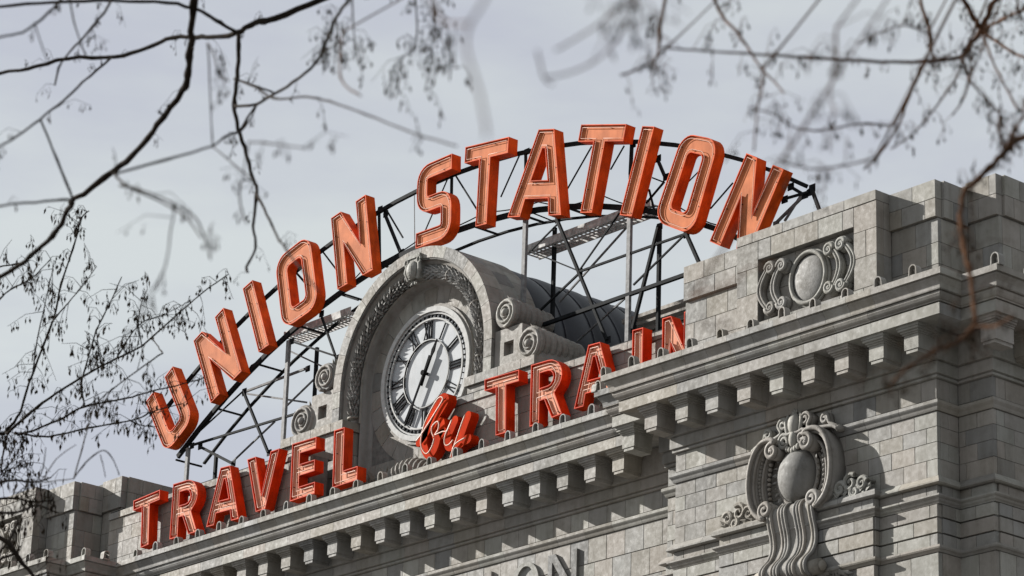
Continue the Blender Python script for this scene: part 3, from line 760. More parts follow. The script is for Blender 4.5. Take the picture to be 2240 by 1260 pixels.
# carved base under the clock
m = MB(); rnd = random.Random(21)
for _ in range(170):
    x = rnd.uniform(AX-2.35, AX+2.35); z = rnd.uniform(1.45, 2.6); y = YB-.05-.5*(2.7-z)/1.25*rnd.random()
    m.spindle((x, y, H+z), (rnd.uniform(-1,1), -.6, rnd.uniform(-.2,1)), rnd.uniform(.25,.5), rnd.uniform(.12,.22), .5, rnd.uniform(0,3))
m.box(AX-2.4, AX+2.4, YB-.35, YB+.02, H+1.43, H+2.2)
cb = m.build('carved_base', ORN, ARCH); cb['kind'] = 'stuff'
m = MB(); P = []
for i in range(40):
    t = i/39; P.append((1.35+1.7*t, .55, H+1.80+.18*math.sin(math.pi*t)))
m.tube(P, [.20+.07*math.sin(math.pi*i/39)+.035*(1 if (i//2) % 2 else -1) for i in range(40)], 14)
m.build('ribbed_festoon', ORN, ARCH)

# --- barrel roof
m = MB(); n = 30; vs = []; fs = []; rows = []
nseg = 7; y0, y1 = 3.05, 10.4
for sgm in range(nseg):
    for k in range(7):
        t = k/7; y = y0+(y1-y0)*(sgm+t)/nseg; rows.append((y, 3.22+.07*math.sin(math.pi*min(1, t*1.02))**.7))
rows.append((y1, 3.2))
for (y, r_) in rows:
    for i in range(n+1):
        a = math.pi*i/n; vs.append((AX+r_*math.cos(a), y, ZC+r_*math.sin(a)))
    vs.append((AX-r_, y, H+1.4)); vs.append((AX+r_, y, H+1.4))
w = n+3
for j in range(len(rows)-1):
    for i in range(n): fs.append((j*w+i, j*w+i+1, (j+1)*w+i+1, (j+1)*w+i))
    fs += [(j*w+n, j*w+n+1, (j+1)*w+n+1, (j+1)*w+n), (j*w+n+2, j*w, (j+1)*w, (j+1)*w+n+2)]
m.add(vs, fs); BR = m.build('barrel_roof', ROOFM, BLD, True)
for sgm in range(nseg+1):
    y = y0+(y1-y0)*sgm/nseg
    MB().tube([(AX+3.23*math.cos(a), y, ZC+3.23*math.sin(a)) for a in [math.pi*i/36 for i in range(37)]], .03, 6).build('roof_seam', ROOFM, BR, True)
# rear roof ledge seen past the barrel
RW = MB().box(5.4, 13.0, 5.6, 9.5, H+1.4, H+6.2).build('roof_lantern', JOINT, BLD)
course('lantern_block', RW, 5.4, 13, 5.55, H+5.0, H+5.6, .9, .4); course('lantern_block', RW, 5.4, 13, 5.55, H+5.6, H+6.15, .9, 0)
molding('lantern_cornice', RW, [(5.4, 9), (5.4, 5.55), (13, 5.55)], [(-.3,6.15),(.08,6.15),(.12,6.25),(.22,6.33),(.22,6.42),(.30,6.50),(.30,6.60),(-.3,6.66)], 1.0, CORN)

# ------------------------------------------------------------------ the clock
CL = empty('station_clock', 'round white clock face with black Roman numerals in the arched stone niche', 'clock', (AX, YB, ZC-.06))
cz = ZC-.06; yd = YB-.02
def at(r_, a): return (AX+r_*math.sin(a), cz+r_*math.cos(a))
def ringm(r0, r1, y0, y1, material, name, n=72):
    m = MB()
    for i in range(n): m.sector(AX, cz, r0, r1, 2*math.pi*i/n, 2*math.pi*(i+1)/n, y0, y1, 1)
    bm_ = m; return bm_.build(name, material)
def putin(o, root=None):
    root = root or CL; o.parent = root; o.matrix_parent_inverse = Matrix.Translation(root.location).inverted(); return o
m = MB(); n = 64; m.add([(AX, yd, cz)]+[(AX+1.75*math.cos(2*math.pi*i/n), yd, cz+1.75*math.sin(2*math.pi*i/n)) for i in range(n)], [(0, 1+(i+1) % n, 1+i) for i in range(n)])
putin(m.build('dial', DIAL))
putin(ringm(1.72, 1.86, yd-.10, yd+.02, WHITEP, 'bezel'))
putin(ringm(1.655, 1.70, yd-.05, yd-.02, WHITEP, 'outer_track_ring'))
putin(ringm(1.50, 1.545, yd-.07, yd-.03, WHITEP, 'inner_track_ring'))
putin(ringm(.922, .945, yd-.05, yd-.01, BLACK, 'centre_ring'))
putin(ringm(.93, .955, yd-.055, yd-.02, WHITEP, 'centre_ring_edge'))
m = MB()
for i in range(60):
    a = 2*math.pi*i/60; w = .045 if i % 5 == 0 else .027
    x0, z0 = at(1.562, a); x1, z1 = at(1.648, a); putin(MB().bar((x0, yd-.04, z0), (x1, yd-.04, z1), w, .05).build('minute_mark', BLACK))
NUM = ['XII','I','II','III','IV','V','VI','VII','VIII','IX','X','XI']
for h, s in enumerate(NUM):
    a = 2*math.pi*h/12; m = MB()
    wid = {'I': .085, 'V': .19, 'X': .20}; tot = sum(wid[c] for c in s); x = -tot/2
    def LP(u, v):     # u along tangent, v radial
        ca, sa = math.cos(a), math.sin(a); return (AX+v*sa+u*ca, yd-.03, cz+v*ca-u*sa)
    r0, r1 = .985, 1.465
    for c in s:
        if c == 'I': m.bar(LP(x+.042, r0), LP(x+.042, r1), .027, .03)
        if c == 'V': m.bar(LP(x+.09, r0), LP(x+.03, r1), .032, .03); m.bar(LP(x+.10, r0), LP(x+.165, r1), .018, .026)
        if c == 'X': m.bar(LP(x+.165, r0), LP(x+.03, r1), .032, .03); m.bar(LP(x+.03, r0), LP(x+.165, r1), .018, .026)
        x += wid[c]
    m.bar(LP(-tot/2, r0+.008), LP(tot/2, r0+.008), .016, .02); m.bar(LP(-tot/2, r1-.008), LP(tot/2, r1-.008), .016, .02)
    putin(m.build('numeral', BLACK))
def hand(name, ang, prof, y):
    m = MB(); vs = []; ca, sa = math.cos(ang), math.sin(ang)
    for yy in (y, y+.035):
        for (v, hw) in prof: vs += [(AX+v*sa-hw*ca, yy, cz+v*ca+hw*sa), (AX+v*sa+hw*ca, yy, cz+v*ca-hw*sa)]
    n = len(prof); fs = []
    for i in range(n-1):
        k = 2*i; q = k+2*n
        fs += [(k, k+1, k+3, k+2), (q, q+2, q+3, q+1), (k, k+2, q+2, q), (k+1, q+1, q+3, k+3)]
    fs += [(0, 2*n, 2*n+1, 1), (2*n-2, 2*n-1, 4*n-1, 4*n-2)]
    return putin(m.add(vs, fs).build(name, BLACK))
hand('hour_hand', R(27), [(-.35,.05),(-.1,.035),(.1,.03),(.5,.028),(.66,.065),(.78,.04),(.98,.010)], yd-.09)
hand('minute_hand', R(208.5), [(-.5,.055),(-.15,.035),(.1,.03),(.8,.026),(1.0,.045),(1.15,.025),(1.52,.010)], yd-.135)
m = MB(); m.tube([(AX, yd, cz), (AX, yd-.15, cz)], .045, 12); m.tube([(AX, yd-.15, cz), (AX, yd-.18, cz)], .075, 14)
putin(m.build('hub', BLACK))

# ------------------------------------------------------------------ measured positions, metres
LQ=[
 ('U', [(-11.265, 28.74), (-9.975, 29.57), (-11.224, 31.469), (-12.545, 30.638)]),
 ('N', [(-9.123, 29.848), (-7.67, 30.489), (-8.797, 32.725), (-10.229, 32.037)]),
 ('I', [(-6.888, 30.887), (-6.403, 30.996), (-7.418, 33.243), (-7.879, 33.091)]),
 ('O', [(-5.768, 31.28), (-4.125, 31.636), (-4.752, 33.988), (-6.36, 33.56)]),
 ('N', [(-3.283, 31.899), (-1.701, 32.076), (-2.2, 34.468), (-3.762, 34.184)]),
 ('S', [(0.168, 32.212), (1.679, 32.166), (1.577, 34.622), (0.095, 34.609)]),
 ('T', [(2.083, 32.234), (3.88, 32.043), (3.96, 34.41), (2.147, 34.642)]),
 ('A', [(4.019, 32.076), (6.165, 31.552), (6.56, 33.888), (4.408, 34.465)]),
 ('T', [(6.315, 31.568), (8.057, 31.101), (8.603, 33.386), (6.862, 33.894)]),
 ('I', [(8.423, 30.931), (8.872, 30.766), (9.651, 33.001), (9.204, 33.149)]),
 ('O', [(9.669, 30.434), (11.08, 29.658), (12.004, 31.935), (10.703, 32.512)]),
 ('N', [(11.697, 29.332), (12.983, 28.566), (14.219, 30.511), (12.956, 31.304)]),
 ('t', [(-9.209, 24.903), (-7.923, 24.986), (-8.023, 26.482), (-9.319, 26.414)]),
 ('r', [(-7.371, 24.91), (-6.063, 24.881), (-6.194, 26.487), (-7.379, 26.514)]),
 ('a', [(-5.628, 24.931), (-4.128, 24.876), (-4.157, 26.477), (-5.667, 26.554)]),
 ('v', [(-3.864, 24.906), (-2.426, 24.934), (-2.45, 26.516), (-3.897, 26.507)]),
 ('e', [(-1.838, 24.908), (-0.765, 24.915), (-0.819, 26.496), (-1.874, 26.515)]),
 ('l', [(0.002, 24.912), (1.042, 24.919), (1.0, 26.492), (-0.048, 26.5)]),
 ('t', [(6.125, 24.94), (7.419, 24.924), (7.36, 26.469), (6.055, 26.512)]),
 ('r', [(7.828, 24.886), (9.007, 24.957), (8.968, 26.446), (7.815, 26.482)]),
 ('a', [(9.444, 24.982), (10.867, 24.944), (10.832, 26.458), (9.398, 26.518)]),
 ('i', [(11.457, 24.911), (11.835, 24.901), (11.832, 26.482), (11.462, 26.501)]),
 ('n', [(12.492, 24.964), (13.514, 24.952), (13.523, 26.513), (12.493, 26.541)]),
]
BY= [[(3.487, 25.43), (3.682, 25.562), (3.929, 25.779), (4.202, 26.028), (4.42, 26.231), (4.5, 26.339), (4.424, 26.408), (4.296, 26.385), (4.158, 26.27), (3.969, 26.061), (3.809, 25.844), (3.705, 25.557), (3.683, 25.311), (3.783, 25.116), (3.934, 25.003), (4.087, 25.09), (4.179, 25.224), (4.215, 25.351)], [(4.214, 25.37), (4.102, 25.548), (4.108, 25.682), (4.205, 25.748), (4.332, 25.778), (4.382, 25.661), (4.347, 25.534), (4.238, 25.442), (4.381, 25.449), (4.552, 25.46), (4.696, 25.439), (4.802, 25.569), (4.894, 25.702)], [(4.894, 25.702), (4.777, 25.517), (4.658, 25.351), (4.625, 25.186), (4.689, 25.067), (4.831, 25.065), (4.968, 25.15)], [(5.402, 25.714), (5.236, 25.417), (5.084, 25.107), (4.956, 24.867), (4.887, 24.692)], [(4.954, 24.906), (5.061, 25.016), (5.199, 25.063), (5.436, 25.107)]]
SEG=[
 ((-10.566, 2.45, 28.938), (-5.457, 2.45, 28.79), 0.1),
 ((-10.136, 2.45, 28.825), (-8.403, 2.45, 27.934), 0.12),
 ((-8.081, 2.45, 30.068), (-10.121, 2.45, 29.311), 0.06),
 ((-8.081, 2.45, 30.068), (-6.674, 2.45, 27.902), 0.11),
 ((-9.413, 3.4, 30.555), (-6.334, 3.4, 30.591), 0.1),
 ((-9.198, 3.4, 30.463), (-6.242, 3.4, 29.533), 0.08),
 ((-9.75, 3.4, 28.469), (-7.735, 3.4, 29.285), 0.07),
 ((-7.225, 3.4, 29.634), (-5.505, 3.4, 30.353), 0.07),
 ((-7.332, 3.4, 31.395), (-5.457, 3.4, 30.409), 0.07),
 ((-5.898, 2.45, 31.085), (-3.601, 2.45, 30.058), 0.09),
 ((-4.541, 2.45, 31.593), (-3.702, 2.45, 30.062), 0.09),
 ((-3.808, 2.45, 32.011), (-2.815, 2.45, 31.561), 0.08),
 ((4.58, 2.45, 32.152), (5.592, 2.45, 31.592), 0.06),
 ((5.593, 2.45, 31.564), (4.507, 2.45, 31.068), 0.06),
 ((5.548, 2.45, 31.716), (6.464, 2.45, 29.998), 0.12),
 ((6.464, 2.45, 29.998), (7.592, 2.45, 27.87), 0.12),
 ((6.426, 2.45, 29.981), (7.981, 2.45, 31.214), 0.06),
 ((4.505, 2.45, 31.097), (6.463, 2.45, 30.026), 0.06),
 ((6.464, 2.45, 29.998), (10.426, 2.45, 29.979), 0.09),
 ((4.977, 2.45, 29.301), (6.504, 2.45, 29.96), 0.08),
 ((4.677, 3.4, 29.872), (7.374, 3.4, 31.37), 0.07),
 ((5.389, 3.4, 28.585), (7.276, 3.4, 29.355), 0.07),
 ((9.442, 2.45, 30.46), (8.551, 2.45, 27.931), 0.13),
 ((10.426, 2.45, 29.979), (8.558, 2.45, 29.105), 0.07),
 ((10.425, 2.45, 30.032), (11.01, 2.45, 28.923), 0.13),
 ((4.917, 2.45, 28.874), (10.763, 2.45, 28.893), 0.15),
 ((9.347, 2.45, 32.339), (9.648, 2.45, 31.743), 0.11),
 ((9.191, 2.45, 31.843), (9.568, 2.45, 31.628), 0.06),
 ((9.63, 2.45, 31.61), (8.977, 2.45, 31.21), 0.07),
 ((9.073, 2.45, 31.553), (9.296, 2.45, 30.877), 0.07),
 ((14.748, 2.45, 30.009), (15.06, 2.45, 29.258), 0.12),
 ((14.037, 2.45, 30.24), (14.506, 2.45, 29.889), 0.12),
 ((13.83, 2.45, 29.962), (14.674, 2.45, 29.914), 0.09),
 ((13.838, 3.4, 30.51), (12.614, 3.4, 29.916), 0.1),
 ((13.553, 3.4, 30.472), (12.941, 3.4, 29.901), 0.08),
 ((10.892, 2.45, 31.539), (10.432, 2.45, 31.321), 0.04),
 ((12.091, 2.45, 30.88), (11.307, 2.45, 30.412), 0.05),
 ((3.966, 2.45, 33.997), (3.245, 2.45, 32.981), 0.05),
 ((4.213, 2.45, 34.028), (4.233, 2.45, 33.582), 0.1),
 ((6.853, 2.45, 33.399), (5.918, 2.45, 32.434), 0.05),
 ((8.107, 2.45, 33.044), (7.602, 2.45, 32.524), 0.05),
 ((8.395, 2.45, 33.002), (8.36, 2.45, 32.166), 0.12),
 ((0.984, 2.45, 34.217), (0.05, 2.45, 32.854), 0.045),
 ((1.123, 2.45, 34.261), (1.153, 2.45, 33.388), 0.1),
 ((1.245, 2.45, 34.226), (2.254, 2.45, 32.902), 0.06),
 ((-1.698, 3.4, 34.854), (-1.565, 3.4, 33.127), 0.03),
 ((-2.06, 2.45, 34.106), (-1.897, 2.45, 32.332), 0.1),
 ((-1.793, 2.45, 33.894), (-1.002, 2.45, 32.525), 0.12),
 ((-1.743, 2.45, 34.018), (-0.914, 2.45, 32.929), 0.06),
 ((-4.655, 2.45, 33.553), (-3.871, 2.45, 32.728), 0.06),
 ((-5.805, 2.45, 33.15), (-5.266, 2.45, 32.649), 0.08),
]
POST= [(-5.983, 31.121), (4.3, 32.047), (8.375, 30.993), (-10.69, 28.889)]
CW= [(-7.104, 31.68), (-3.969, 31.654), (3.487, 31.597), (8.498, 31.421)]
TREE_A=[
  [(47.933,-37.887,10.948,0.029),(47.559,-37.691,10.609,0.028),(47.265,-37.501,10.399,0.028),(47.028,-37.34,10.322,0.027),(46.782,-37.213,10.268,0.027),(46.442,-37.175,10.142,0.026),(46.128,-37.123,10.042,0.026),(45.818,-37.1,9.982,0.025),(45.431,-37.16,9.863,0.024),(45.217,-37.061,9.898,0.024),(44.933,-36.982,9.801,0.023),(44.629,-36.955,9.728,0.022),(44.297,-36.973,9.648,0.022),(43.86,-37.121,9.484,0.021)],
  [(46.624,-35.153,12.312,0.035),(46.398,-35.431,11.837,0.033),(46.311,-35.739,11.613,0.031),(46.211,-36.073,11.386,0.029),(46.269,-36.275,11.264,0.027),(46.319,-36.466,11.112,0.025)],
  [(46.319,-36.466,11.112,0.023),(46.042,-36.472,11.157,0.023),(45.798,-36.468,11.245,0.022),(45.53,-36.489,11.318,0.021),(45.22,-36.521,11.322,0.02),(44.894,-36.589,11.336,0.02),(44.524,-36.76,11.381,0.019),(44.157,-36.892,11.372,0.018),(43.858,-36.953,11.408,0.017),(43.493,-37.096,11.401,0.016)],
  [(46.319,-36.466,11.112,0.018),(46.689,-36.885,10.926,0.017),(47.068,-37.303,10.75,0.016),(47.383,-37.796,10.549,0.015),(47.625,-38.361,10.29,0.014),(47.853,-38.942,10.01,0.013),(48.109,-39.48,9.718,0.012),(48.439,-39.916,9.445,0.011)],
  [(46.319,-36.466,11.112,0.023),(46.355,-36.475,10.989,0.022),(46.346,-36.459,10.745,0.021),(46.339,-36.466,10.53,0.02),(46.374,-36.441,10.349,0.019),(46.418,-36.385,10.141,0.018),(46.463,-36.331,9.933,0.016),(46.513,-36.348,9.834,0.015),(46.527,-36.366,9.661,0.014),(46.56,-36.394,9.541,0.013),(46.598,-36.391,9.384,0.012),(46.596,-36.45,9.232,0.011),(46.655,-36.478,9.165,0.01)],
  [(46.828,-36.573,9.681,0.013),(48.161,-37.424,8.914,0.011),(49.488,-38.302,8.174,0.009),(50.825,-39.204,7.487,0.007),(52.198,-39.988,6.688,0.005)],
  [(44.969,-36.656,11.284,0.012),(45.98,-37.422,10.61,0.011),(47.017,-38.172,9.963,0.01),(48.036,-38.927,9.285,0.009),(49.078,-39.68,8.647,0.009),(50.113,-40.437,7.998,0.008),(51.171,-41.188,7.385,0.007),(52.233,-41.942,6.783,0.006)],
  [(48.974,-39.209,9.651,0.011),(48.612,-39.018,9.721,0.01),(48.262,-38.84,9.829,0.01),(47.821,-38.715,9.826,0.009),(47.406,-38.581,9.858,0.008),(47.025,-38.385,9.877,0.008)],
  [(50.34,-40.401,8.757,0.01),(50.676,-40.652,8.468,0.009),(50.956,-40.967,8.144,0.008),(51.286,-41.275,7.905,0.007),(51.607,-41.593,7.657,0.006)],
  [(51.127,-40.854,8.338,0.006),(50.581,-40.478,8.492,0.006),(50.047,-40.094,8.659,0.005),(49.523,-39.722,8.858,0.005)],
  [(51.767,-41.417,7.768,0.004),(51.755,-41.363,7.683,0.004),(51.747,-41.312,7.608,0.003)],
  [(46.903,-36.858,10.23,0.013),(47.464,-37.075,10.005,0.013),(48.002,-37.351,9.814,0.012),(48.582,-37.594,9.655,0.012),(49.163,-37.852,9.516,0.012),(49.688,-38.179,9.364,0.012),(50.233,-38.513,9.254,0.012),(50.781,-38.821,9.111,0.011),(51.385,-39.106,9.028,0.011)],
  [(48.464,-37.953,9.601,0.01),(49.49,-38.517,9.053,0.009),(50.495,-39.101,8.49,0.008),(51.555,-39.663,7.998,0.007),(52.567,-40.271,7.475,0.006),(53.595,-40.839,6.924,0.005),(54.626,-41.401,6.363,0.005),(55.643,-42.002,5.827,0.004)],
  [(47.625,-37.314,9.678,0.011),(49.856,-38.945,8.509,0.009),(52.071,-40.572,7.303,0.006)],
  [(48.493,-37.802,9.454,0.007),(48.44,-37.811,9.364,0.006),(48.386,-37.837,9.294,0.006)],
  [(52.198,-40.725,7.746,0.005),(52.701,-41.031,7.428,0.005),(53.194,-41.334,7.087,0.004),(53.709,-41.641,6.791,0.004)],
  [(51.771,-40.913,7.15,0.008),(52.376,-41.223,6.821,0.007),(53.006,-41.513,6.517,0.006),(53.644,-41.774,6.185,0.005),(54.242,-42.088,5.839,0.004)],
  [(49.256,-39.561,8.105,0.009),(50.232,-40.334,7.605,0.008),(51.171,-41.157,7.085,0.007),(52.175,-41.885,6.579,0.006)],
  [(52.903,-40.899,6.786,0.005),(53.123,-41.129,6.668,0.005),(53.348,-41.292,6.464,0.004),(53.594,-41.423,6.256,0.004)],
  [(54.444,-42.038,6.188,0.004),(54.874,-42.23,5.995,0.004),(55.312,-42.407,5.795,0.003)],
  [(53.334,-41.886,6.368,0.006),(53.537,-41.906,6.282,0.005),(53.749,-41.897,6.171,0.005),(53.94,-41.913,6.049,0.005),(54.094,-41.964,5.898,0.005),(54.243,-42.038,5.766,0.004)],
  [(54.216,-42.198,5.945,0.004),(54.178,-42.186,5.846,0.004),(54.136,-42.17,5.728,0.004),(54.088,-42.188,5.643,0.004)],
  [(51.142,-39.192,8.73,0.006),(51.481,-39.417,8.413,0.005),(51.825,-39.638,8.103,0.004)],
  [(51.954,-39.707,8.419,0.006),(52.262,-39.912,8.025,0.004),(52.6,-40.118,7.681,0.003)],
  [(51.031,-39.203,8.547,0.005),(51.064,-39.194,8.593,0.004),(51.097,-39.217,8.683,0.004)],
  [(51.385,-39.106,9.028,0.007),(52.046,-39.315,8.648,0.006),(52.532,-39.638,8.123,0.005),(53.015,-40.025,7.673,0.004),(53.476,-40.424,7.197,0.003)],
  [(52.178,-39.493,8.516,0.006),(52.566,-39.762,7.95,0.005),(52.974,-40.167,7.594,0.004),(53.399,-40.518,7.191,0.003)],
  [(53.584,-40.474,7.456,0.004),(53.948,-40.672,7.143,0.003),(54.304,-40.922,6.888,0.003)],
]
TREE_B=[
  [(32.905,-30.566,12.255,0.024),(33.039,-30.182,12.375,0.022),(33.007,-30.067,12.47,0.021),(33.037,-29.936,12.712,0.019),(33.124,-29.865,13.194,0.017),(33.301,-29.758,13.826,0.015),(33.359,-29.731,14.264,0.014),(33.502,-29.664,14.823,0.012),(33.509,-29.621,15.092,0.01),(33.494,-29.515,15.223,0.008)],
  [(33.18,-30.167,12.363,0.021),(33.449,-30.081,12.54,0.02),(33.716,-29.993,12.701,0.018),(34.077,-29.8,12.926,0.016),(34.451,-29.581,13.123,0.015),(34.746,-29.443,13.241,0.013),(35.203,-29.229,13.615,0.011),(35.482,-29.158,13.779,0.009),(35.796,-29.043,13.944,0.008)],
  [(33.227,-30.094,12.37,0.019),(33.172,-29.925,12.421,0.017),(33.312,-29.547,12.648,0.016),(33.374,-29.288,12.851,0.014),(33.544,-28.842,13.013,0.013),(33.636,-28.518,13.164,0.011),(33.691,-28.236,13.283,0.01),(33.792,-27.911,13.434,0.008)],
  [(33.286,-29.993,12.365,0.016),(33.422,-29.767,12.357,0.015),(33.7,-29.402,12.488,0.013),(34.033,-28.966,12.625,0.011),(34.152,-28.842,12.721,0.01),(34.373,-28.574,12.827,0.008)],
  [(34.53,-30.025,12.449,0.016),(34.402,-30.0,12.727,0.014),(34.339,-29.899,13.041,0.012),(34.314,-29.797,13.442,0.01),(34.304,-29.646,13.794,0.009),(34.305,-29.504,14.176,0.007)],
  [(34.849,-29.839,12.966,0.01),(34.958,-29.793,13.164,0.009),(35.101,-29.701,13.366,0.008),(35.252,-29.534,13.463,0.006),(35.451,-29.336,13.617,0.005)],
  [(33.485,-30.085,13.056,0.011),(33.881,-30.302,13.358,0.009),(34.334,-30.498,13.75,0.007),(34.695,-30.68,13.885,0.005)],
  [(33.747,-30.034,13.645,0.011),(34.159,-30.105,13.742,0.009),(34.569,-30.179,13.836,0.007),(34.962,-30.279,13.923,0.005)],
  [(33.18,-30.167,12.363,0.016),(33.093,-30.154,12.093,0.013),(33.046,-30.121,11.896,0.011)],
  [(33.052,-30.127,11.924,0.011),(33.15,-30.049,12.074,0.008),(33.274,-29.98,12.309,0.005)],
  [(33.038,-30.133,11.895,0.008),(33.148,-30.006,11.992,0.007),(33.261,-29.86,12.062,0.005)],
  [(34.778,-29.559,12.307,0.01),(34.847,-29.429,12.262,0.008),(34.942,-29.285,12.26,0.005)],
  [(39.879,-32.598,11.146,0.009),(39.706,-32.753,10.971,0.008),(39.498,-32.938,10.747,0.007),(39.407,-33.009,10.625,0.006)],
  [(33.488,-30.781,14.11,0.013),(33.564,-30.698,14.175,0.012),(33.7,-30.514,14.236,0.01),(33.797,-30.411,14.317,0.008)],
  [(34.24,-31.119,13.428,0.013),(34.372,-31.018,13.604,0.011),(34.521,-30.857,13.73,0.009),(34.701,-30.725,13.963,0.006)],
  [(33.988,-29.586,13.543,0.008),(33.939,-29.473,13.24,0.007),(33.934,-29.447,13.185,0.005)],
  [(35.042,-29.638,13.121,0.009),(35.07,-29.729,13.336,0.008),(35.14,-29.761,13.554,0.006),(35.222,-29.745,13.722,0.005)],
  [(43.222,-35.584,8.57,0.007),(43.301,-35.531,8.7,0.007),(43.385,-35.452,8.794,0.006),(43.419,-35.376,8.752,0.006),(43.425,-35.297,8.622,0.005)],
  [(43.373,-35.454,8.765,0.005),(43.367,-35.403,8.652,0.004),(43.361,-35.382,8.596,0.004)],
  [(42.265,-35.277,8.801,0.006),(42.769,-35.478,8.844,0.005),(43.285,-35.627,8.827,0.004)],
  [(42.233,-35.315,8.777,0.007),(42.294,-35.296,8.92,0.006),(42.338,-35.315,9.079,0.004)],
  [(40.358,-34.671,9.275,0.018),(40.024,-34.322,9.465,0.016),(39.689,-33.965,9.636,0.014),(39.375,-33.556,9.77,0.011),(39.051,-33.195,9.96,0.009)],
  [(38.707,-33.623,9.713,0.017),(38.812,-33.469,9.75,0.015),(38.919,-33.284,9.731,0.012),(39.024,-33.129,9.756,0.009)],
  [(40.344,-34.591,9.087,0.018),(39.908,-34.068,9.26,0.015),(39.471,-33.594,9.519,0.012),(39.027,-33.064,9.645,0.009)],
  [(40.285,-34.586,8.893,0.033),(39.824,-34.067,8.994,0.028),(39.315,-33.579,8.997,0.024),(38.822,-33.065,8.994,0.02)],
  [(39.433,-33.996,8.892,0.019),(39.156,-33.64,9.256,0.015),(38.81,-33.365,9.55,0.011)],
]
